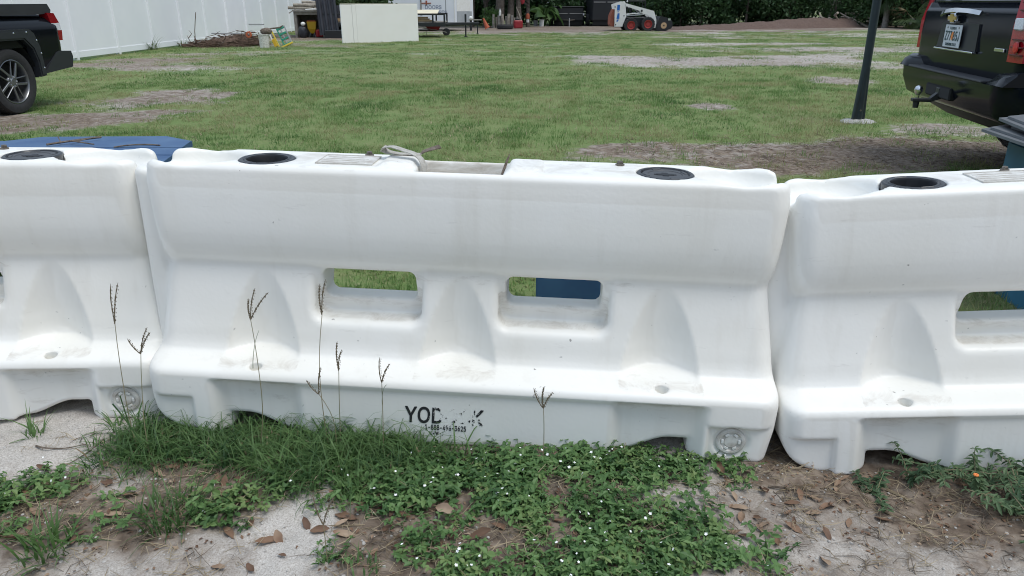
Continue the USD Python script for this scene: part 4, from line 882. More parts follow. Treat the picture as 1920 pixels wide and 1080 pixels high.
for y, a, b in ((1, .70, 1.0), (-1, -1.0, -.775)):
    tlm = MB().add(trimesh.convex.convex_hull(np.array([(x, yy, z) for (x, yy, z) in ([(.125, .89, .885), (.115, .975, .885), (.24, 1.006, .885), (.12, .89, 1.10), (.115, .975, 1.10), (.24, 1.006, 1.10), (.16, .85, 1.36), (.16, .92, 1.36), (.30, .955, 1.36)] if y > 0 else
          [(.088, -.775, .885), (.10, -.955, .885), (.24, -1.006, .885), (.088, -.765, 1.10), (.10, -.955, 1.10), (.24, -1.006, 1.10), (.125, -.72, 1.36), (.15, -.90, 1.36), (.30, -.955, 1.36)])])))
    L = obj('tail_light', tlm, 'red_lens', t, smooth=False)
    if y < 0:
        rb_ = MB()
        for z in (.93, .975, 1.02, 1.19, 1.235, 1.28): rb_.box((.080 + max(0, z - 1.1) * .14, -.945, z - .004), (.10 + max(0, z - 1.1) * .14, -.80 + max(0, z - 1.1) * .1, z + .004), .001)
        obj('lens_rib', rb_, 'dark_red', L, smooth=False); [obj('lamp_bulb', MB().lathe([(0, .008), (.030, .006), (.036, 0)][::-1], 16, mat4(q_) @ YZ0), 'bright_red', L) for q_ in ((.083, -.87, .975), (.105, -.85, 1.235))]
    if y < 0: obj('reversing_lens', MB().box((.078, min(y * .79, y * .90), 1.075), (.10, max(y * .79, y * .90), 1.145), .006), 'clear_lens', L, smooth=False)
bmp = MB()
half = rrect(.0, .45, 1.0, .16, .05)
bmp.add(*loft([(rrect(.16, .45, .88, .12, .05), .49), (rrect(.05, .46, .97, .16, .05), .55), (rrect(.01, .46, 1.0, .17, .05), .66), (rrect(.0, .46, 1.0, .17, .05), .745)]))
for s in (-1, 1):
    P = [(.01, s * .98, .746), (.01, s * .74, .746), (.25, s * .66, .746), (.4, s * 1.0, .746), (.10, s * .99, .835), (.05, s * .82, .815), (.3, s * .72, .84), (.4, s * 1.0, .84), (.03, s * .95, .80)]
    bmp.add(trimesh.convex.convex_hull(np.array(P)))
obj('bumper', bmp, 'black_paint', t, smooth=40)
obj('step_pad', MB().box((-.006, -.70, .747), (.12, .72, .762), .005), 'step_rubber', t)
obj('hitch_opening', MB().box((.0, -.22, .575), (.10, .26, .665), .01), 'soot', t)
obj('lower_valance', MB().add(*loft([(rrect(.30, .6, .60, .05, .05), .40), (rrect(.14, .6, .80, .1, .05), .50)])), 'satin_black', t)
hc = obj('tow_hitch', MB().box((-.06, -.035, .585), (.2, .035, .65), .006).add(trimesh.convex.convex_hull(np.array([(-.03, s * .025, z) for s in (-1, 1) for z in (.57, .64)] + [(-.10, s * .025, z) for s in (-1, 1) for z in (.545, .575)]))).box((-.225, -.028, .545), (-.09, .028, .57), .005).lathe([(.0, .50), (.02, .50), (.022, .545)], 12, mat4((-.19, 0, 0))), 'satin_black', t, m=mat4((.055, 0, 0)))
obj('tow_ball', MB().lathe([(.012, .57), (.014, .595), (.022, .605), (.030, .622), (.030, .638), (.022, .655), (.0, .662)], 20, mat4((-.19, 0, 0))), 'chrome', hc)
obj('plate_recess', quad3([(.086, .45, .915), (.086, -.28, .915), (.092, -.25, 1.095), (.092, .42, 1.095)], .02), 'satin_black', t, smooth=False)
obj('chrome_strip', MB().box((.066, -.28, .900), (.10, .45, .914), .004), 'chrome', t)
obj('tailgate_handle', MB().add(*ribbon(spline([(.085, .46, 1.150), (.060, .30, 1.172), (.052, .10, 1.182), (.060, -.10, 1.178), (.085, -.26, 1.165)], 14), (.4, 0, 1), .030, .016)), 'chrome', t, smooth=50)
bow = affinity.scale(Polygon([(-.10, -.028), (-.045, -.028), (-.038, -.050), (.052, -.050), (.046, -.028), (.10, -.028), (.085, .028), (.030, .028), (.022, .050), (-.068, .050), (-.06, .028), (-.115, .028)]), .8, .7)
YZ = np.array([[0, 0, -1, 0], [-1, 0, 0, 0], [0, 1, 0, 0], [0, 0, 0, 1.0]])   # drawing (x, y) to the tail plane seen from behind
def tailtext(txt, y0, z0, hgt, width, x, mt, parent, bold=True):
    m = meshkit.text_mesh(txt, hgt, .0012, bold); v = np.array(m.vertices); v[:, 0] *= width / np.ptp(v[:, 0]); v[:, 0] -= v[:, 0].min() + width / 2
    obj('lettering', MB().add(v, m.faces, mat4((x, y0, z0)) @ YZ), mt, parent, smooth=False)
em = obj('emblem', MB().prism(bow, .012, mat4((.075, .17, 1.128)) @ YZ), 'chrome', t, smooth=False)
obj('gold_centre', MB().prism(bow.buffer(-.008), .004, mat4((.0625, .17, 1.128)) @ YZ), 'gold', em, smooth=False)
pl = obj('number_plate', MB().box((.066, -.035, .925), (.072, .275, 1.082), .003), 'plate_white', t)
tailtext('Z77 85J', .12, .975, .062, .265, .0655, 'plate_ink', pl)
tailtext('FLORIDA', .12, 1.050, .018, .12, .0655, 'plate_ink', pl, False)
tailtext('SUNSHINE STATE', .12, .938, .018, .20, .0655, 'plate_ink', pl, True)
obj('orange_blossom', MB().add(*ellipsoid((.0655, .115, 1.005), (.001, .028, .030), 2)), 'plate_orange', pl)
for y in (.225, .015): obj('plate_screw', MB().lathe([(0, .003), (.006, .002), (.007, 0)][::-1], 8, mat4((.0655, y, 1.063)) @ YZ), 'rusty_steel', pl)
obj('badge', MB().box((.088, -.70, .934), (.102, -.56, .958), .004), 'chrome', t)
for x in (1.20, 4.15):
    for y in (-1, 1):
        wheel(t, mat4((x, y * .86, .395), (0, 0, 0 if y < 0 else math.pi)), .395, .27, .26, 6)
obj('silencer', MB().lathe([(0, -.3), (.09, -.28), (.09, .28), (0, .3)], 16, mat4((.75, .1, .40), (math.pi / 2, 0, 0))), 'soot', t)
obj('underbody', MB().box((.5, -.75, .35), (4.9, .75, .50), .04), 'soot', t)
# ------------------------------------------------------------------ yard behind: small real things
mat('foam_board', (.83, .80, .745), .75, (.86, .835, .79), 1.5); mat('foam_edge', (.62, .58, .46), .8)
mat('trailer_frame', (.012, .013, .014), .5); mat('lumber', (.36, .235, .125), .8, (.48, .33, .19), 12); mat('plywood', (.60, .52, .36), .8, (.68, .61, .45), 3)
mat('white_sheet', (.70, .72, .74), .35, (.64, .66, .69), 1.0); mat('grey_sheet', (.30, .32, .33), .5, (.36, .38, .39), 4); mat('faded_ink', (.20, .23, .30), .6)
mat('old_wood', (.17, .155, .135), .9, (.30, .275, .24), 8); mat('log_wood', (.22, .185, .145), .9, (.36, .32, .26), 9); mat('black_tarp', (.013, .014, .018), .45, (.022, .023, .028), 5, bump=.02, bscale=6)
mat('yellow', (.62, .38, .02), .5); mat('red_paint', (.32, .02, .03), .4, (.25, .018, .022), 9); mat('orange', (.42, .10, .045), .7); mat('green_paint', (.03, .26, .17), .5); mat('bright_yellow', (.62, .46, .05), .5)
mat('brown_brush', (.065, .038, .026), .95, (.13, .085, .06), 20); mat('mulch', (.075, .045, .034), .95, (.15, .10, .078), 30, bump=.02, bscale=25); mat('grey_pipe', (.30, .30, .30), .5)
mat('machine_white', (.72, .72, .69), .35, (.62, .61, .57), 2.5); mat('rust_red', (.30, .085, .045), .6, (.22, .06, .035), 8); mat('rim_red', (.33, .035, .03), .5); mat('decal_blue', (.012, .12, .42), .4); mat('trunk', (.095, .075, .060), .95, (.17, .14, .115), 9, bump=.02); mat('pale_trunk', (.22, .20, .17), .95, (.33, .30, .26), 9)
leafmat('bush_leaf', (.010, .030, .012), (.040, .085, .028), .5, .25, .30); leafmat('bright_leaf', (.030, .075, .020), (.085, .16, .045), .5, .3, .5); leafmat('palm_leaf', (.030, .060, .022), (.085, .125, .045), .5, .25, .5); leafmat('dry_frond', (.20, .155, .085), (.38, .32, .20), .8, .1, .8)
G = gz
def bar(b, p, q, w, h=None, m=None):
    """A straight rectangular bar from p to q."""
    p, q = np.array(p, float), np.array(q, float); d = q - p; L = np.linalg.norm(d); d /= L; u, v = frame_of(d)
    M = np.eye(4); M[:3, 0], M[:3, 1], M[:3, 2], M[:3, 3] = d, u, np.cross(d, u), p
    return b.box((0, -w / 2, -(h or w) / 2), (L, w / 2, (h or w) / 2), min(w, h or w) * .12, m=M if m is None else m @ M)
# beige foam board standing on its long edge
t = thing('insulation_board', 'big beige foam board standing on its long edge in the yard', 'board', mat4((-4.36, 26.1, G(-4.36, 26.1)), (0, 0, .50)))
obj('sheet', MB().box((-1.30, -.05, -.05), (-.93, .02, 1.17), .004), 'foam_board', t, smooth=False); obj('sheet', MB().box((-.925, -.06, -.05), (-.80, .01, 1.175), .004), 'foam_board', t, smooth=False)
obj('sheet', MB().box((-.795, -.055, -.05), (1.33, .025, 1.18), .004), 'foam_board', t, smooth=False)
obj('face_edge', MB().box((-1.29, -.045, 1.181), (1.33, .02, 1.20), .003), 'foam_edge', t, smooth=False)
# flatbed trailer
Mf = mat4((-4.75, 30.2, G(-4.75, 30.2)), (0, 0, .03))
t = thing('flatbed_trailer', 'black flatbed utility trailer with its tongue pointing right, behind the foam board', 'trailer', Mf)
fr = MB().box((-2.3, -1.0, .40), (2.25, -.92, .53), .006).box((-2.3, .92, .40), (2.25, 1.0, .53), .006)
for k in range(6): fr.box((-2.3 + .88 * k, -.919, .41), (-2.22 + .88 * k, .919, .50), .004)
obj('frame', fr, 'trailer_frame', t, smooth=False)
for k in range(8): obj('deck_board', MB().box((-2.29, -.90 + .226 * k, .531), (2.24, -.69 + .226 * k, .565), .004), 'old_wood', t, smooth=False)
rl = MB()
for y in (-.97, .97):
    rl.box((-2.28, y - .02, .80), (2.25, y + .02, .86), .005)
    for x in (-2.26, -1.1, -.1, .82, 1.80, 2.22): rl.box((x - .03, y - .022, .531), (x + .03, y + .022, .86), .004)
obj('side_rail', rl, 'trailer_frame', t, smooth=False)
tg = MB(); bar(tg, (1.6, -.8, .46), (3.15, -.02, .48), .10); bar(tg, (1.6, .8, .46), (3.15, .02, .48), .10); bar(tg, (2.9, 0, .48), (3.5, 0, .49), .10)
obj('tongue', tg, 'trailer_frame', t, smooth=False)
obj('jack', MB().lathe([(0, 0), (.07, 0), (.07, .03), (.028, .035), (.028, .55), (.038, .55), (.038, .82), (.0, .84)], 12, mat4((2.98, -.12, .0))).box((2.96, -.30, .80), (3.0, -.12, .82), .004), 'trailer_frame', t)
for y in (-1.09, 1.09):
    wheel(t, mat4((.35, y, .34), (0, 0, 0 if y < 0 else math.pi)), .34, .2, .19, 5)
    fd = MB()
    for k in range(8):
        a0, a1 = math.pi * k / 8, math.pi * (k + 1) / 8; fd.add(trimesh.convex.convex_hull(np.array([(.35 + R * math.cos(a), y + s * .12, .34 + R * math.sin(a)) for R in (.40, .415) for a in (a0, a1) for s in (-1, 1)])))
    obj('mudguard', fd, 'trailer_frame', t, smooth=False)
for q, (x0, x1, y, z, lab) in enumerate(((-2.2, 1.75, -.75, .60, 'long brown plank lying nearest on the trailer'), (-2.1, 1.70, -.55, .60, 'second brown plank on the trailer deck'), (-2.2, 1.66, -.70, .655, 'upper brown plank stacked on the trailer'), (-.3, 1.60, -.72, .71, 'short top plank on the trailer lumber'))):
    obj('plank', MB().box((x0, y - .09, z - .025), (x1, y + .09, z + .025), .005), 'lumber', None, smooth=False, label=lab, cat='plank', group='lumber on the flatbed trailer', m=Mf)
obj('plywood_sheet', MB().box((-1.22, -.60, -.01), (1.22, .60, .01), .002), 'plywood', None, smooth=False, label='pale plywood sheet lying on the trailer side rails', cat='plywood', m=Mf @ mat4((.75, -.35, .905), (.10, .0, 0)))
# red wheelbarrow under the trailer
t = thing('wheelbarrow', 'red wheelbarrow parked under the far side of the flatbed trailer', 'wheelbarrow', mat4((-3.12, 31.7, G(-3.12, 31.7)), (0, 0, .1), .8))
tr = trimesh.convex.convex_hull(np.array([(-.52, -.33, .52), (-.52, .33, .52), (.42, -.33, .58), (.42, .33, .58), (-.25, -.20, .27), (-.25, .20, .27), (.20, -.2, .27), (.20, .2, .27)]))
obj('tray', MB().add(tr), 'red_paint', t, smooth=False)
hd = MB()
for y in (-.24, .24): hd.add(*tube([(.62, y * .3, .16), (.2, y, .26), (-.5, y, .36), (-1.0, y * 1.1, .48)], .016, 6)).add(*tube([(-.35, y, .33), (-.42, y, .0)], .014, 6))
obj('handles', hd, 'old_wood', t)
obj('wheel', MB().lathe([(.09, -.04), (.17, -.045), (.185, 0), (.17, .045), (.09, .04), (0, .02), (0, -.02), (.09, -.04)], 20, mat4((.60, 0, .18)) @ XZ), 'tyre', t)
# white enclosed trailer
zb = G(-4.2, 37.6)
t = thing('enclosed_trailer', 'white enclosed cargo trailer with faded lettering and a grey lower nose panel', 'trailer', mat4((-1.85, 37.9, zb), (0, 0, .04)))
pl = Polygon([(-4.95, -1.0), (-.85, -1.0), (0, -.12), (0, .35), (-.85, 1.2), (-4.95, 1.2)])
obj('body', MB().prism(pl, 2.15, mat4((0, 0, .34))), 'white_sheet', t, smooth=False)
obj('base_frame', MB().prism(pl.buffer(-.05), .10, mat4((0, 0, .235))), 'trailer_frame', t, smooth=False)
def onnose(a, z): return np.array([-.85 + .85 * a, -1.0 + .88 * a, z])
def nose(a0, a1, z0, z1, off): n = np.array([.719, -.695, 0]) * off; return MB().add(trimesh.convex.convex_hull(np.array([onnose(a, z) + n * k for a in (a0, a1) for z in (z0, z1) for k in (0, 1)])))
obj('stone_guard', nose(.12, .92, .36, .86, .012), 'grey_sheet', t, smooth=False)
obj('nose_panel', nose(.12, .84, .87, 2.2, .010), 'white_plastic', t, smooth=False)
obj('corner_trim', MB().box((-.875, -1.012, .345), (-.83, -.985, 2.48), .004), 'white_plastic', t, smooth=False)
obj('door', MB().box((-2.35, -1.012, .42), (-1.28, -.999, 2.25), .003), 'white_sheet', t, smooth=False)
obj('seam', MB().box((-1.275, -1.014, .36), (-1.235, -.999, 2.40)), 'grey_sheet', t, smooth=False); obj('latch_bar', MB().box((-2.42, -1.03, .70), (-2.365, -.999, 2.40), .004), 'old_wood', t, smooth=False)
obj('cross_handle', MB().box((-2.36, -1.035, 1.20), (-1.92, -1.013, 1.24), .004).box((-2.17, -1.037, 1.15), (-2.10, -1.013, 1.33), .004), 'rust_red', t, smooth=False)
for txt, x0, z0, hh in (('SIDING', -3.42, .97, .17), ('DOORS', -2.22, .97, .16), ('CARPORTS', -2.24, .76, .14)):
    m = meshkit.text_mesh(txt, hh, .002, True); obj('lettering', MB().add(m.vertices, m.faces, mat4((x0, -1.013, z0)) @ XZ), 'faded_ink', t, smooth=False)
for x in (-3.6, -2.9): wheel(t, mat4((x, -.93, .32)), .32, .2, .19, 5)
# lean-to with firewood on top
Ml = mat4((-7.55, 29.8, G(-7.55, 29.8)), (0, 0, .10))
t = thing('lean_to', 'low grey wooden lean-to with an open front near the fence end', 'shed', Ml)
for x in (-.52, .50): obj('post', MB().box((x - .05, -.35, -.05), (x + .05, -.26, .93), .006), 'old_wood', t, smooth=False)
obj('wall', MB().box((-.50, -.25, -.05), (-.46, .7, .92), .004), 'old_wood', t, smooth=False); obj('wall', MB().box((.46, -.25, -.05), (.50, .7, .92), .004), 'old_wood', t, smooth=False); obj('back_wall', MB().box((-.459, .66, -.05), (.459, .70, .92), .004), 'old_wood', t, smooth=False)
obj('lintel', MB().box((-.469, -.345, .80), (.449, -.27, .93), .006), 'old_wood', t, smooth=False)
rf = MB(); bar(rf, (-.72, -.42, .86), (-.45, -.42, 1.0), .05, .03); rf.box((-.60, -.45, .935), (.60, .75, .975), .008); obj('roof', rf, 'old_wood', t, smooth=False)
for k, (x, z, L, rr_) in enumerate(((-.30, 1.04, .9, .055), (-.05, 1.05, .8, .06), (.22, 1.04, .5, .06), (-.18, 1.14, .75, .055), (.10, 1.15, .6, .06), (-.02, 1.24, .5, .05))):
    y0 = -.30 + .11 * (k % 3); obj('log', MB().add(*tube([(x - L / 2, y0, z + .01), (x, y0 + .02, z), (x + L / 2, y0 + .03, z - .02)], rr_, 9)), 'log_wood', None, label=['long grey log at the bottom left of the firewood on the lean-to', 'log in the middle of the bottom row on the lean-to', 'short log at the right of the bottom row on the lean-to', 'log lying across the lower firewood', 'short thick log in the second row of firewood', 'small log topmost on the lean-to firewood'][k], cat='log', group='firewood on the lean-to', m=Ml)
tm2 = trimesh.creation.icosphere(3); v = tm2.vertices * [.42, .35, .34]; v[:, 2] = np.maximum(v[:, 2], -.02); v *= (1 + .22 * (meshkit.fbm(v * 7 + 3, 3, 8) - .5))[:, None]
obj('tarp', MB().add(v, tm2.faces), 'black_tarp', None, label='black tarp bundled on top of the lean-to', cat='tarp', m=Ml @ mat4((.22, .25, .98)))
obj('bark_slab', MB().add(*tube([(-.12, -.38, .985), (.2, -.37, 1.0), (.55, -.36, .985)], [.02, .03, .02], 6)), 'white_plastic', None, label='pale strip of wood along the lean-to roof edge', cat='wood strip', m=Ml)
t = thing('yellow_hopper', 'yellow hopper standing inside the lean-to', 'hopper', Ml @ mat4((.02, .0, 0)))
obj('bin', MB().add(trimesh.convex.convex_hull(np.array([(x, y, z) for z, s in ((.14, .06), (.30, .14), (.56, .17)) for x in (-s, s) for y in (-s, s)]))), 'yellow', t, smooth=False); obj('lid', MB().box((-.16, -.17, .562), (.16, .17, .60), .01), 'orange', t, smooth=False)
obj('stand', MB().add(*tube([(-.12, -.12, 0), (-.05, -.05, .2)], .012, 5)).add(*tube([(.12, -.12, 0), (.05, -.05, .2)], .012, 5)).add(*tube([(0, .12, 0), (0, .05, .2)], .012, 5)), 'grey_pipe', t)
t = thing('black_bag', 'black sack with a round white lid at the lean-to mouth', 'sack', Ml @ mat4((-.27, -.42, 0)))
v = tm2.vertices * [.17, .15, .23] + [0, 0, .20]; v *= (1 + .2 * (meshkit.fbm(v * 9, 3, 2) - .5))[:, None]; obj('sack', MB().add(v, tm2.faces), 'black_tarp', t); obj('white_lid', MB().add(*ellipsoid((.03, -.02, .49), (.085, .085, .07), 2)), 'white_plastic', t)
def jerry(label, M, s=1.0, mt='red_paint'):
    t = thing('fuel_can', label, 'fuel can', M)
    obj('can', MB().box((-.15 * s, -.09 * s, 0), (.15 * s, .09 * s, .26 * s), .03 * s), mt, t); obj('spout', MB().add(*tube([(.09 * s, 0, .25 * s), (.14 * s, 0, .36 * s)], .022 * s, 8)).box((-.11 * s, -.015 * s, .27 * s), (.04 * s, .015 * s, .31 * s), .01), 'satin_black', t)
jerry('red fuel can at the right inside of the lean-to', Ml @ mat4((.32, -.2, .02), (0, 0, .4)))
# corrugated sheets leaning beside it
def corrug(label, M, w, h, n, mt):
    x = np.linspace(-w / 2, w / 2, n * 8 + 1); prof = .035 * np.clip(1.6 * np.sin(x / w * n * 2 * np.pi), -1, 1); V, F = [], []
    for k, z in enumerate((0, h)):
        for d in (0, .012): V += [(x[i], prof[i] + d, z) for i in range(len(x))]
    m_ = len(x)
    for i in range(m_ - 1): F += [[i, i + 1, 2 * m_ + i + 1, 2 * m_ + i], [m_ + i + 1, m_ + i, 3 * m_ + i, 3 * m_ + i + 1], [2 * m_ + i, 2 * m_ + i + 1, 3 * m_ + i + 1, 3 * m_ + i], [i + 1, i, m_ + i, m_ + i + 1]]
    return obj('corrugated_sheet', (np.array(V), np.array(F)), mt, None, smooth=30, label=label, cat='sheet', m=M)
mat('dark_sheet', (.028, .029, .036), .4, (.05, .05, .058), 4)
corrug('dark corrugated sheet leaning upright beside the lean-to', mat4((-6.72, 29.05, G(-6.7, 29.05) + .12), (-.12, -.07, .08)), .72, 1.25, 4, 'dark_sheet')
corrug('second dark corrugated sheet lower behind the leaning one', mat4((-6.30, 29.45, G(-6.3, 29.4) + .3), (-.16, -.16, .05)), .55, .85, 3, 'dark_sheet')
obj('cart_box', MB().box((-.12, -.3, .0), (.62, .5, .30), .02), 'satin_black', None, label='low black box under the corrugated sheets', cat='box', m=mat4((-6.75, 29.2, G(-6.7, 29.2) - .02)))
t = thing('log_round', 'pale sawn log round behind the foam board, above the sheets', 'log', mat4((-5.75, 29.5, .95), (1.4, .3, .5)))
obj('wood', MB().lathe([(0, -.12), (.14, -.12), (.15, -.10), (.15, .10), (.14, .12), (0, .12)], 16), 'log_wood', t)
obj('plank_stack', MB().box((-.7, -.08, .0), (.7, .08, .05), .005).box((-.65, -.07, .051), (.75, .09, .10), .005), 'old_wood', None, smooth=False, label='grey planks stacked low against the fence beside the lean-to', cat='planks', m=mat4((-8.75, 29.6, G(-8.7, 29.6) + .02), (0, .05, .1)))
# brush pile, bucket, ladder
rb = np.random.default_rng(31); b = MB()
for k in range(520):
    u = rb.uniform(-1, 1); hgt = .46 * (.45 + .55 * sstep(-.6, .6, u)) * (1 - abs(u) ** 3 * .6); x = u * 1.12; z = abs(rb.normal(0, .45)) * hgt; z = min(z, hgt); a = rb.normal(.15, .5); L = rb.uniform(.18, .55); y = rb.normal(0, .2)
    d = np.array([math.cos(a), math.sin(a) * .8, rb.normal(0, .16)]) * L / 2; c = np.array([x, y, z + .02]); b.add(*tube([c - d, c + [0, 0, rb.normal(0, .02)], c + d], [rb.uniform(.007, .015), .009, .004], 4, False))
hb_ = tm2.vertices * [1.12, .30, .34]; hb_[:, 2] = np.maximum(hb_[:, 2], -.02) * (.7 + .4 * sstep(-.6, .6, hb_[:, 0])); hb_ *= (1 + .3 * (meshkit.fbm(hb_ * 6 + 8, 3, 3) - .5))[:, None]
t = thing('brush_pile', 'heap of cut brown branches lying by the white fence', 'brush pile', mat4((-8.55, 23.6, G(-8.5, 23.6)), (0, 0, .60)))
obj('branches', b, 'brown_brush', t, smooth=False, kind='stuff'); obj('core', MB().add(hb_, tm2.faces), 'brown_brush', t)
for k in range(26):
    a = rb.uniform(-.4, 2.2); L = rb.uniform(.3, .75); c = np.array([rb.uniform(-1.15, 1.0), rb.normal(-.1, .12), rb.uniform(.05, .30)]); d = np.array([math.cos(a) * .9, rb.normal(0, .2), abs(math.sin(a)) * .45]) * L
    obj('loose_stick', MB().add(*tube([c, c + d * .55 + rb.normal(0, .03, 3), c + d], [.012, .009, .004], 5, False)), 'brown_brush' if k % 4 else 'log_wood', t, smooth=False)
for lab, P, rr_, mt in (('tall thin dark stick standing up out of the brush pile', [(-9.35, 23.2, .05), (-9.33, 23.2, .45), (-9.22, 23.2, .98)], .011, 'bark'), ('grey pipe lying across the brush pile', [(-9.0, 23.6, .38), (-8.1, 23.7, .37)], .02, 'grey_pipe'), ('grey pipe resting over the white bucket', [(-7.75, 23.3, .64), (-7.3, 23.3, .64)], .02, 'grey_pipe')):
    obj('stick' if mt == 'bark' else 'pipe', MB().add(*tube(P, rr_, 6)), mt, None, label=lab, cat='stick' if mt == 'bark' else 'pipe')
obj('orange_float', MB().lathe([(.04, -.03), (.085, -.03), (.095, 0), (.085, .03), (.04, .03), (.04, -.03)], 16, mat4((-7.75, 23.2, .36)) @ XZ), 'orange', None, label='small orange ring on the right end of the brush pile', cat='ring')
def bucket(label, x, y, s=1.0, mt='white_plastic', group=None):
    t = thing('bucket', label, 'bucket', mat4((x, y, G(x, y))), group)
    obj('pail', MB().lathe([(0, 0), (.125 * s, 0), (.145 * s, .34 * s), (.155 * s, .345 * s), (.155 * s, .37 * s), (.148 * s, .37 * s), (.138 * s, .34 * s), (.12 * s, .03 * s), (0, .03 * s)], 22), mt, t)
    obj('handle', MB().add(*tube([(.155 * s * math.cos(a), .155 * s * math.sin(a) * .3 - .10 * s * math.sin(a), .34 * s - .12 * s * math.sin(a)) for a in np.linspace(0, math.pi, 9)], .004 * s, 5)), 'grey_pipe', t)
bucket('white bucket standing by the ladder at the end of the brush pile', -7.24, 22.95, 1.05, 'grimy_white')
obj('brown_sack', MB().add(tm2.vertices * [.17, .12, .10] * (1 + .3 * (meshkit.fbm(tm2.vertices * 3, 3, 5) - .5))[:, None], tm2.faces), 'bark', None, label='dark brown sack heaped on the white bucket', cat='sack', m=mat4((-7.16, 22.98, G(-7.2, 22.95) + .46)))
t = thing('step_ladder', 'green and yellow folded step ladder leaning beside the white bucket', 'ladder', mat4((-6.78, 23.35, G(-6.8, 23.3)), (-.25, -.42, .1)))
for x, mt in ((-.24, 'white_plastic'), (-.14, 'bright_yellow'), (.02, 'green_paint'), (.12, 'grey_pipe'), (.26, 'grey_pipe')): obj('rail', MB().box((x - .018, -.02, .0), (x + .018, .02, .56), .004), mt, t, smooth=False)
for z in (.04, .20, .36, .52): obj('step', MB().box((.038, -.03, z - .025), (.241, .03, z + .025), .004), 'green_paint', t, smooth=False)
obj('foot', MB().box((-.30, -.10, -.03), (.30, -.04, .02), .006), 'bright_yellow', t, smooth=False); obj('tray', MB().box((-.26, -.03, .10), (-.159, .03, .34), .01), 'yellow', t, smooth=False)
obj('olive_branch', MB().add(*tube([(-7.15, 23.2, .52), (-6.8, 23.2, .56), (-6.72, 23.2, .62)], [.02, .03, .012], 6)), 'bark', None, label='short mossy branch lying over the ladder', cat='branch')
# things under the trees
t = thing('water_pump', 'dark standpipe with a round white top between the trailers and trees', 'pump', mat4((-1.9, 36.6, G(-1.9, 36.6))))
obj('pipe', MB().lathe([(0, 0), (.06, 0), (.05, .05), (.05, .5), (0, .5)], 10), 'trailer_frame', t); obj('round_top', MB().add(*ellipsoid((0, 0, .56), (.09, .09, .085), 2)), 'white_plastic', t)
t = thing('trailer_stand', 'thin black yard stand with a flat top right of the trailer tongue', 'stand', mat4((-1.45, 33.2, G(-1.45, 33.2))))
obj('leg', MB().lathe([(0, 0), (.06, 0), (.06, .03), (.022, .035), (.022, .55), (0, .55)], 8), 'trailer_frame', t); obj('arm', MB().box((-.36, -.05, .55), (.18, .05, .60), .006), 'old_wood', t, smooth=False)
t = thing('traffic_cone', 'faded orange cone tipped against the trees left of the stumps', 'cone', mat4((-1.25, 40.0, G(-1.2, 40) + .08), (0, -.42, 0), .8))
obj('cone', MB().lathe([(.16, 0), (.15, .02), (.05, .62), (0, .62)], 16), 'orange', t); obj('base', MB().box((-.19, -.19, -.03), (.19, .19, .0), .01), 'orange', t)
rs = np.random.default_rng(5)
for k in range(9):
    x = -.95 + .16 * k; hh = rs.uniform(.4, .75); obj('upright_log', MB().add(*tube([(0, 0, -.05), (rs.normal(0, .02), 0, hh / 2), (rs.normal(0, .04), 0, hh)], rs.uniform(.05, .085), 8)), 'log_wood' if k % 2 else 'old_wood', None, label=['leftmost short upright log under the trees', 'second upright log from the left under the trees', 'third upright log under the trees', 'fourth upright log under the trees', 'upright log below the white bottle', 'sixth upright log under the trees', 'upright log behind the black tyre', 'eighth upright log, beside the red can', 'rightmost upright log of the row, by the red can'][k], cat='log', group='row of upright logs under the trees', m=mat4((x, 41.3 + rs.normal(0, .1), G(x, 41.3))))
t = thing('white_bottle', 'white bottle standing on the upright logs', 'bottle', mat4((-.62, 41.25, .62))); obj('bottle', MB().lathe([(0, 0), (.06, 0), (.06, .22), (.03, .27), (.03, .31), (0, .31)], 12), 'white_plastic', t); obj('cap', MB().lathe([(.034, .311), (.034, .34), (0, .34)], 10), 'white_plastic', t)
t = thing('old_tyre', 'black tyre lying flat on the dirt before the upright logs', 'tyre', mat4((-.35, 40.4, G(-.35, 40.4))))
obj('rubber', MB().lathe([(.24, .02), (.36, .0), (.42, .05), (.43, .11), (.42, .17), (.36, .22), (.24, .20), (.24, .02)], 28), 'tyre', t)
jerry('red fuel can on the ground under the leaning branch', mat4((.32, 41.0, G(.3, 41)), (0, 0, .2)), 1.5)
obj('leaning_branch', MB().add(*tube([(.50, 41.0, .35), (.35, 41.05, .75), (.22, 41.1, 1.05), (.45, 41.1, 1.02)], [.03, .028, .02, .01], 6)), 'log_wood', None, label='pale bent branch leaning above the red fuel can', cat='branch')
t = thing('red_lantern', 'small red lantern hanging low on a dark trunk', 'lantern', mat4((.85, 43.0, .42))); obj('body', MB().lathe([(0, 0), (.10, .02), (.12, .12), (.09, .25), (.03, .30), (0, .30)], 12), 'orange', t); obj('base', MB().lathe([(0, -.16), (.08, -.16), (.08, -.005), (0, -.005)], 10), 'white_plastic', t)
obj('red_rag', MB().add(tm2.vertices * [.11, .05, .20] * (1 + .8 * (meshkit.fbm(tm2.vertices * 3, 3, 6) - .5))[:, None], tm2.faces), 'red_paint', None, label='red rag hanging from a tree at the top edge', cat='rag', m=mat4((.55, 41.8, 1.38)))
bucket('left grey bucket of the pair under the big leaved plant', 1.33, 44.6, .85, 'grey_pipe', 'pair of buckets under the big leaved plant'); bucket('right pale bucket of the pair under the big leaved plant', 1.66, 44.4, .95, 'white_plastic', 'pair of buckets under the big leaved plant')
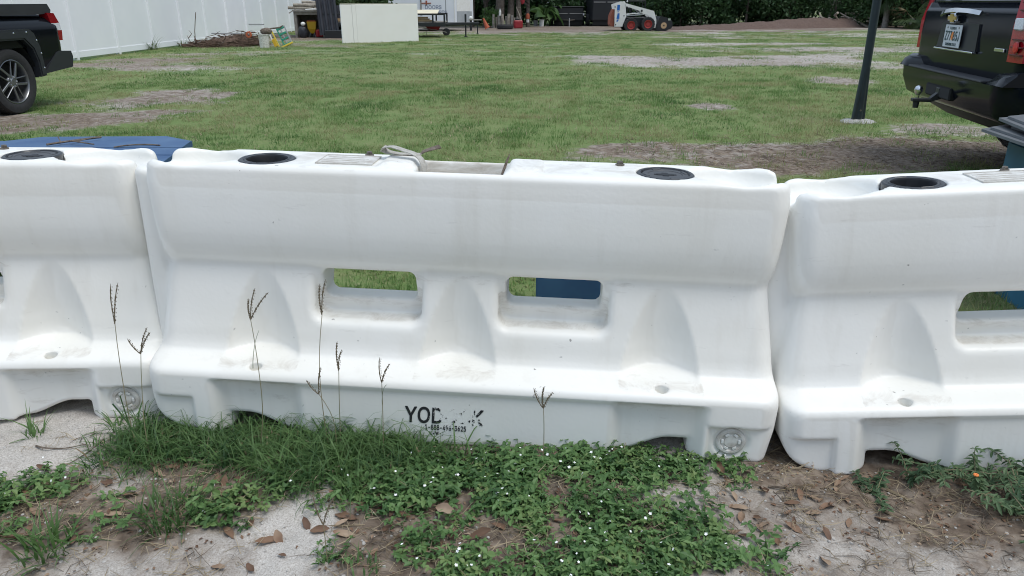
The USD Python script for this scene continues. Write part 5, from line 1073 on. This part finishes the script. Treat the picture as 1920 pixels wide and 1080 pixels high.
# black enclosed trailers
def blacktrailer(label, x, y, w, h, yaw, tongue=True):
    t = thing('black_trailer', label, 'trailer', mat4((x, y, G(x, y)), (0, 0, yaw)))
    obj('box', MB().box((-w / 2, 0, .30), (w / 2, 2.6, h), .05), 'satin_black', t); obj('roof', MB().box((-w / 2 - .02, -.02, h + .001), (w / 2 + .02, 2.62, h + .05), .02), 'satin_black', t)
    obj('trim', MB().box((-w / 2 + .06, -.02, h * .66), (-.05, -.001, h * .66 + .03), .004).box((.05, -.02, h * .66), (w / 2 - .06, -.001, h * .66 + .03), .004), 'grey_pipe', t, smooth=False)
    obj('marker_lamp', MB().box((w / 2 - .05, -.03, h * .58), (w / 2 + .03, .05, h * .68), .01), 'clear_lens', t)
    for s in (-1, 1): obj('wheel', MB().lathe([(.0, -.09), (.2, -.1), (.30, -.09), (.32, 0), (.30, .09), (.2, .1), (0, .09)], 24, mat4((s * (w / 2 + .05), 1.4, .32), (0, math.pi / 2, 0))), 'tyre', t)
    obj('skirt', MB().box((-w / 2 + .05, .05, .05), (w / 2 - .05, .12, .30), .01), 'soot', t)
    if tongue:
        g = MB(); bar(g, (-.35, .0, .36), (0, -.7, .34), .05); bar(g, (.35, .0, .36), (0, -.7, .34), .05); obj('tongue', g, 'rusty_steel', t, smooth=False); obj('jack', MB().lathe([(0, 0), (.06, 0), (.06, .02), (.03, .03), (.03, .45), (0, .46)], 10, mat4((0, -.72, 0))), 'grey_pipe', t)
blacktrailer('low black trailer with its tongue towards the lawn, under the trees', 3.22, 45.2, 1.72, 1.02, .0)
blacktrailer('taller black trailer half hidden by the skid steer loader', 5.25, 44.4, 1.55, 1.9, .05, False)
# skid steer loader
Mk = mat4((4.62, 37.0, G(5.6, 37.2) - .02))
t = thing('skid_steer_loader', 'white skid steer loader with red wheel hubs and blue decals', 'loader', Mk)
def kp(X, Y): return ((X - 330) / 480, (703 - Y) / 480)
def kpoly(pts, y0, y1): return MB().prism(Polygon([kp(*p) for p in pts]), y1 - y0, mat4((0, y1, 0)) @ XZ)
for y0, y1 in ((.0, .10), (1.05, 1.15)):
    tw_ = obj('tower', kpoly([(385, 150), (400, 130), (610, 65), (640, 110), (665, 390), (600, 560), (590, 605), (415, 605), (410, 240)], y0, y1), 'machine_white', t, smooth=25)
    if y0 == 0:
        for pts in ([(455, 145), (515, 145), (515, 262), (455, 262)], [(470, 275), (490, 275), (490, 300), (470, 300)], [(470, 320), (515, 320), (515, 440), (450, 440)], [(460, 455), (500, 445), (495, 475), (475, 500), (450, 500)]): obj('decal', kpoly(pts, -.004, -.001), 'decal_blue', tw_, smooth=False)
        for q in ((410, 188), (437, 560), (615, 372)): obj('pin', MB().lathe([(0, .012), (.025, .01), (.028, 0)][::-1], 10, mat4((kp(*q)[0], -.001, kp(*q)[1])) @ XZ), 'satin_black', tw_)
    obj('lift_arm', kpoly([(640, 112), (1270, 270), (1290, 300), (1340, 450), (1345, 540), (1330, 632), (1295, 628), (1290, 480), (1262, 440), (1200, 395), (1130, 350), (985, 315), (955, 270), (650, 172)], y0 - .02, y1 - .06), 'machine_white', t, smooth=25)
    g = MB(); P0, P1, P2, P3 = kp(668, 345), kp(965, 320), kp(668, 377), kp(1095, 345)
    g.add(*tube([(P0[0], y0 + .03, P0[1]), (P1[0], y0 + .03, P1[1])], .024, 8)); g.add(*tube([(P2[0], y0 + .05, P2[1]), (P3[0], y0 + .05, P3[1])], .015, 8)); obj('cylinder', g, 'white_plastic', t)
    obj('arm_pin', MB().lathe([(0, .03), (.045, .028), (.05, 0)][::-1], 12, mat4((kp(1005, 268)[0], y0 - .021, kp(1005, 268)[1])) @ XZ), 'satin_black', t)
obj('chassis', MB().box((kp(420, 0)[0], .12, .18), (kp(1240, 0)[0], 1.03, .62), .03), 'satin_black', t)
obj('engine_cover', kpoly([(385, 235), (345, 320), (318, 390), (318, 560), (345, 603), (412, 600), (410, 240)], .14, 1.01), 'rust_red', t, smooth=25)
cg = MB()
for y in (.2, .95):
    for x in (690, 1090): cg.box((kp(x, 0)[0] - .02, y - .02, .6), (kp(x, 0)[0] + .02, y + .02, 1.30), .004)
cg.box((kp(690, 0)[0], .18, 1.30), (kp(1100, 0)[0], .97, 1.345), .01)
for k in range(6): cg.box((kp(700 + 65 * k, 0)[0], .19, .62), (kp(706 + 65 * k, 0)[0], .20, 1.30))
obj('cab_cage', cg, 'satin_black', t, smooth=False); obj('seat', MB().box((kp(800, 0)[0], .35, .62), (kp(900, 0)[0], .8, .75), .03).box((kp(780, 0)[0], .35, .75), (kp(810, 0)[0], .8, 1.15), .03), 'soot', t)
obj('work_lamp', MB().add(*ellipsoid((kp(678, 75)[0], .05, kp(678, 75)[1] + .01), (.035, .035, .04), 1)), 'white_plastic', t)
for X, Y, R in ((770, 570, 148), (1150, 548, 150)):
    x, z = kp(X, Y); R = R / 480
    for y, s in ((-.12, 1), (1.27, -1)):
        w_ = obj('wheel', MB().lathe([(R * .58, -.10), (R * .75, -.13), (R * .95, -.12), (R, -.08), (R, .08), (R * .95, .12), (R * .58, .10)], 32, mat4((x, y, z)) @ XZ), 'tyre', t, smooth=40)
        lug = MB()
        for k in range(16): lug.box((-.02, -.10, R - .004), (.02, .10, R + .014), .003, m=mat4((x, y, z), (0, k * math.pi / 8, 0)))
        obj('lugs', lug, 'tyre', w_, smooth=False)
        obj('hub', MB().lathe([(R * .60, .10), (R * .57, .115), (R * .50, .06), (R * .30, .04), (R * .28, .07), (0, .075)][::-1], 28, mat4((x, y, z)) @ (XZ @ np.diag([1, 1, s, 1.]))), 'rim_red', w_, smooth=35)
bk = obj('attachment', MB().prism(Polygon([kp(*p) for p in [(1345, 690), (1362, 560), (1400, 430), (1440, 385), (1560, 405), (1690, 470), (1715, 560), (1690, 640), (1560, 690)]]), 1.25, mat4((0, 1.2, 0)) @ XZ), 'satin_black', t, smooth=25)
cx_, cz_ = kp(1515, 580); obj('drive_disc', MB().lathe([(.035, .006), (.09, .012), (.135, .008), (.14, 0)][::-1], 20, mat4((cx_, -.052, cz_)) @ XZ), 'lumber', bk); obj('worn_edge', MB().box((kp(1600, 0)[0], -.056, kp(0, 470)[1]), (kp(1660, 0)[0], -.051, kp(0, 430)[1])), 'chrome', bk, smooth=False)
# mulch bank, logs and rubble
n = 160; xs_ = np.linspace(7.6, 19.2, n); ys_ = np.linspace(-1.3, 1.5, 26); XX, YY = np.meshgrid(xs_, ys_, indexing='ij')
cy_ = 38.9 + (XX - 7.6) * .40; prof = np.clip(1 - (YY / 1.25) ** 2, 0, 1) * (.16 + .34 * sstep(7.6, 17, XX)) * sstep(7.5, 8.3, XX) * sstep(19.2, 18.3, XX)
Pn = np.stack([XX, cy_ + YY, 0 * XX], -1); ZZ = hterr(XX, cy_ + YY) - .03 + prof * (1 + .5 * (meshkit.fbm(Pn * 2.5, 4, 12) - .5)) + .05 * (meshkit.fbm(Pn * 9, 3, 13) - .5) * (prof > 0)
I = np.arange(XX.size).reshape(XX.shape); MF = np.stack([I[:-1, :-1], I[1:, :-1], I[1:, 1:], I[:-1, 1:]], -1).reshape(-1, 4)
obj('mulch_bank', (np.stack([XX, cy_ + YY, ZZ], -1).reshape(-1, 3), MF), 'mulch', None, smooth=True, label='long low bank of brown mulch along the foot of the trees', cat='mulch', kind='stuff')
def logpile():
    t = thing('root_pile', 'tangle of grey roots and logs at the right end of the mulch bank', 'root pile', mat4((18.2, 43.2, G(18.2, 43.2))))
    rr = np.random.default_rng(77)
    for k in range(34):
        a = rr.uniform(0, 6.28); L = rr.uniform(.4, 1.3); c = np.array([rr.normal(0, .8), rr.normal(0, .4), abs(rr.normal(.25, .25))]); d = np.array([math.cos(a), math.sin(a) * .5, rr.normal(0, .35)]) * L / 2
        obj('root', MB().add(*tube([c - d, c + rr.normal(0, .08, 3), c + d], [rr.uniform(.03, .09), .06, .02], 6)), 'log_wood' if k % 3 else 'old_wood', t)
logpile()
# ------------------------------------------------------------------ trees, bushes and palms
def leafball(seed, n, rad, zc, hz, size, shape=0.0):
    rr = np.random.default_rng(seed); V = np.zeros((n, 4, 3)); cl = rr.normal(0, 1, (22, 3)); cl /= np.linalg.norm(cl, axis=1)[:, None]; cl *= rr.uniform(.45, 1.0, (22, 1))
    c = cl[rr.integers(0, 22, n)] + rr.normal(0, .20, (n, 3)); c = c * [rad, rad, hz] + [0, 0, zc]; c[:, 2] = np.where(c[:, 2] < .08, rr.uniform(.08, zc, n), c[:, 2])
    q = Rot.random(n, random_state=seed).as_matrix(); s = size * rr.uniform(.5, 1.3, n)
    base = np.array([(-.5, 0, 0), (0, -.26, .06), (.5, 0, 0), (0, .26, .06)])
    V = c[:, None] + np.einsum('nij,kj->nki', q, base) * s[:, None, None]
    F = np.arange(4 * n).reshape(n, 4); return V.reshape(-1, 3), F
def stemmesh(seed, H, r0, n=4, spread=.6):
    rr = np.random.default_rng(seed); b = MB().add(*tube(spline([(0, 0, -.2), (rr.normal(0, .05) * H * .3, rr.normal(0, .04) * H * .3, H * .5), (rr.normal(0, .08) * H * .4, 0, H)], 8), np.linspace(r0, r0 * .45, 8), 9))
    for k in range(n):
        a = rr.uniform(0, 6.28); z = H * rr.uniform(.35, .9); L = spread * rr.uniform(.6, 1.2); b.add(*tube([(0, 0, z), (L * .5 * math.cos(a), L * .5 * math.sin(a), z + L * .3), (L * math.cos(a), L * math.sin(a), z + L * .8)], [r0 * .45, r0 * .3, r0 * .1], 6))
    return b
rt = np.random.default_rng(91)
BV = []
def bushproto(k, lab, x, y, cat='bush', grp=None):
    t = thing('bush', lab, cat, mat4((x, y, G(x, y)), (0, 0, k)), grp)
    obj('foliage', leafball(100 + k, [2600, 2200, 3000, 1800][k], [1.5, 1.25, 1.8, 1.1][k], [1.5, 1.2, 1.9, 1.0][k], [1.5, 1.2, 1.9, 1.0][k], .20), 'bush_leaf', t, smooth=False); obj('stem', stemmesh(120 + k, [2.2, 1.8, 2.8, 1.5][k], .06, 5, .7), 'trunk', t); return t
spots = []
for x in np.arange(-7.5, 27.5, 1.15):
    y = 47.5 + 1.1 * math.sin(x * 1.7) + (0 if x < 8 else -.12 * (x - 8)); spots.append((x + rt.normal(0, .2), y + rt.normal(0, .4)))
for x in np.arange(-9, 30, 1.6): spots.append((x + rt.normal(0, .3), 50.2 + rt.normal(0, .6)))
for x, y in ((8.6, 45.6), (9.6, 45.2), (10.8, 45.4), (12.0, 45.0), (13.2, 44.8), (14.5, 45.0), (15.6, 44.7), (19.4, 42.6), (20.4, 42.0), (20.9, 40.6), (21.8, 41.2), (22.6, 39.8), (23.6, 39.4), (19.9, 44.2), (24.8, 38.8), (-7.0, 43.6), (-8.2, 43.9), (-6.0, 44.2)): spots.append((x, y))
BG = 'dark bushes closing the back of the yard'
def bushlabel(x, y):
    at_ = 'behind the white enclosed trailer' if x < -1.8 else 'behind the upright logs and the tyre' if x < 1.2 else 'behind the low black trailer' if x < 4.4 else 'behind the loader and taller black trailer' if x < 7.4 else 'right of the loader attachment' if x < 11 else 'behind the left half of the mulch bank' if x < 16 else 'behind the pale thin trunks' if x < 19.3 else 'among the palms by the steel post' if x < 22.5 else 'at the far right behind the black car'
    return '%s dark green bush %s' % ('rear row' if y > 49 else 'front row' if y < 46.2 else 'middle row', at_)
for k in range(4):
    x, y = spots[k * 3]; BV.append(bushproto(k, bushlabel(x, y), x, y, 'bush', BG)); spots[k * 3] = None
for k, s in enumerate(spots):
    if s is None: continue
    x, y = s; copy_of(BV[k % 4], 'bush', mat4((x, y, G(x, y)), (0, 0, rt.uniform(0, 6.28)), rt.uniform(.85, 1.2)), bushlabel(x, y), 'bush', BG)
tree0 = None
TR = [(10.62, 49.5, .42, 'thick leaning trunk tree right behind the loader'), (-2.2, 43.0, .14, 'dark tree at the right end of the white trailer'), (-1.55, 44.0, .11, 'slim dark tree beside the faded cone'), (-.75, 42.6, .26, 'stout grey tree behind the upright logs'), (-.15, 42.9, .20, 'second stout tree behind the upright logs'), (.45, 42.7, .16, 'tree with the red rag'), (.88, 43.3, .12, 'dark slender tree above the red lantern'), (1.9, 47.5, .15, 'tree behind the big leaved plant'), (7.6, 48.5, .18, 'tree hidden behind the loader arm'), (6.4, 47.9, .16, 'tree left of the loader arm behind it'), (-6.4, 46.0, .2, 'tree behind the white trailer'), (-9.0, 47.0, .2, 'tree beyond the end of the fence'), (24.0, 46.0, .22, 'tree behind the palms at the right'), (13.5, 52, .25, 'tall tree behind the middle of the hedge'), (20, 51, .25, 'tall tree behind the right of the hedge'), (4.3, 52, .25, 'tall tree behind the low black trailer')]
for k, (x, y, r0, lab) in enumerate(TR):
    if k < 2:
        t = thing('tree', lab, 'tree', mat4((x, y, G(x, y)), (0, .10 if k == 0 else 0, 0)))
        obj('trunk', stemmesh(200 + k, 5.0, .40 if k == 0 else .2, 6, 1.6), 'trunk', t); obj('crown', leafball(210 + k, 2600, 2.4, 5.4, 1.7, .30), 'bush_leaf', t, smooth=False)
        if k == 1: tree0 = t
        if k == 1: setm(t, mat4((x, y, G(x, y)), (0, 0, 1.0), .75))
    else:
        copy_of(tree0, 'tree', mat4((x, y, G(x, y)), (rt.normal(0, .04), rt.normal(0, .04), rt.uniform(0, 6.28)), max(.6, min(1.3, r0 / .2))), lab, 'tree')
for k, (x, y, lean, lab) in enumerate(((17.1, 46.0, -.10, 'leftmost pale thin trunk behind the mulch bank'), (17.75, 46.2, .02, 'second pale trunk, thicker, behind the mulch bank'), (18.4, 45.6, .22, 'third pale trunk leaning right behind the mulch bank'), (19.3, 46.2, .20, 'fourth pale trunk behind the mulch bank'), (20.2, 46.0, .30, 'rightmost pale trunk leaning far right'))):
    t = thing('thin_tree', lab, 'tree', mat4((x - .3, y, G(x, y)), (0, 0, 0)), 'pale thin trunks behind the mulch bank')
    obj('trunk', MB().add(*tube(spline([(0, 0, -.1), (lean * .6, 0, .7), (lean * 1.6 + .04, 0, 1.8), (lean * 3.2, .1, 4.0)], 10), np.linspace(.06, .035, 10), 7)), 'pale_trunk', t); obj('crown', leafball(300 + k, 700, .9, 4.2, .7, .22) , 'bush_leaf', t, smooth=False)
# big leaved plant, light shrub, palms
def bigleaf(label, x, y, n, L0, H, seed, mt='bright_leaf'):
    rr = np.random.default_rng(seed); t = thing('big_leaf_plant', label, 'plant', mat4((x, y, G(x, y)))); sb = MB()
    for k in range(n):
        a = rr.uniform(0, 6.28); tip = np.array([math.cos(a) * rr.uniform(.2, .7), math.sin(a) * rr.uniform(.2, .6), H * rr.uniform(.5, 1.1)]); sb.add(*tube([(0, 0, 0), tip * [.3, .3, .7], tip], .018, 5))
        l = L0 * rr.uniform(.7, 1.2); obj('leaf', MB().add(*leaf(l, l * .8, .18, .5, 6), m=mat4(tip, Rot.from_euler('zyx', [a, rr.uniform(.1, .9), rr.normal(0, .3)]).as_matrix())), mt, t, smooth=True)
    obj('stalks', sb, mt, t)
bigleaf('broad leaved green plant left of the low black trailer', 1.85, 44.9, 12, .62, .95, 61); bigleaf('broad leaved plant lit light green beside the low trailer', 2.15, 45.4, 9, .5, 1.15, 62)
t = thing('light_shrub', 'light green shrub behind the faded cone', 'shrub', mat4((-1.15, 42.0, G(-1.1, 42)))); obj('foliage', leafball(400, 700, .5, .5, .5, .14), 'bright_leaf', t, smooth=False); obj('stem', stemmesh(401, .8, .03, 3, .3), 'trunk', t)
t = thing('strap_leaf_shrub', 'pale green leafy shrub above the foam board beyond the fence end', 'shrub', mat4((-7.1, 33.5, G(-7.1, 33.5)))); obj('foliage', leafball(402, 1100, .85, 1.1, .9, .26), 'palm_leaf', t, smooth=False); obj('stem', stemmesh(403, 1.6, .05, 4, .5), 'trunk', t)
copy_of(t, 'strap_leaf_shrub', mat4((-5.95, 34.0, G(-6, 34)), (0, 0, 2), 1.0), 'second pale green shrub above the right half of the foam board top', 'shrub')
def frondmesh(L, seed, fan=True, droop=.5):
    rr = np.random.default_rng(seed); b = MB()
    if fan:
        for k in range(26):
            a = (k - 12.5) / 26 * 2.6; l = L * (1 - .25 * abs(k - 12.5) / 13); b.add(*leaf(l, .045, .2, droop * .6, 4), m=mat4((0, 0, 0), Rot.from_euler('zy', [a, rr.normal(0, .08)]).as_matrix()))
    else:
        sp = spline([(0, 0, 0), (L * .5, 0, L * .12), (L, 0, -L * droop * .5)], 16); b.add(*tube(sp, np.linspace(.016, .005, 16), 5))
        for k in range(2, 16):
            for s in (-1, 1): l = L * .28 * math.sin(math.pi * (k + 1) / 18) + .06; b.add(*leaf(l, .035, .2, .5, 4), m=mat4(sp[k], Rot.from_euler('zyx', [s * 1.05, .15, 0]).as_matrix()))
    return b.mesh()
def palm(label, x, y, H, n, L, seed, fan, dry=3):
    rr = np.random.default_rng(seed); t = thing('palm', label, 'palm', mat4((x, y, G(x, y))))
    obj('trunk', MB().add(*tube([(0, 0, -.1), (0, 0, H)], [.16, .13], 10)), 'old_wood', t)
    fm, fd_ = frondmesh(L, seed, fan), frondmesh(L, seed + 1, fan, .9)
    for k in range(n):
        e = rr.uniform(-.6, 1.1) if k >= dry else -rr.uniform(.5, 1.1); M = mat4((0, 0, H), Rot.from_euler('zy', [k * 2.4 + rr.normal(0, .2), -e]).as_matrix())
        st_ = M @ mat4((L * .45 if fan else 0, 0, 0)); p = obj('frond', MB().add(*(fd_ if k < dry else fm), m=st_).add(*tube(np.array([M @ [0, 0, 0, 1], M @ [L * .46, 0, 0, 1]])[:, :3], .014, 5)), 'dry_frond' if k < dry else 'palm_leaf', t, smooth=False)
palm('fan palm with hanging dry fronds left of the steel post', 19.6, 41.6, 1.7, 16, .9, 71, True, 6); palm('fan palm behind the steel post', 21.2, 41.8, 1.5, 16, .9, 72, True, 3)
palm('feathery palm between the steel post and the black car', 20.8, 38.6, 1.3, 14, 1.5, 73, False, 3); palm('feathery palm close to the left tail light of the black car', 22.2, 38.4, 1.5, 14, 1.5, 74, False, 4); palm('fan palm low against the bushes at the right', 20.2, 40.0, .5, 14, .8, 75, True, 2)
# grass against the fence foot
for k, (y, lab) in enumerate(((21.5, 'tall grass tuft at the foot of the fence left of the brush pile'), (23.4, 'smaller grass tuft at the fence foot beside the brush pile'))):
    tuft(lab, -9.85, y, 40, .14, .2, .62 if k == 0 else .4, 80 + k, group='grass tufts along the fence', mt='palm_leaf', w=.016)
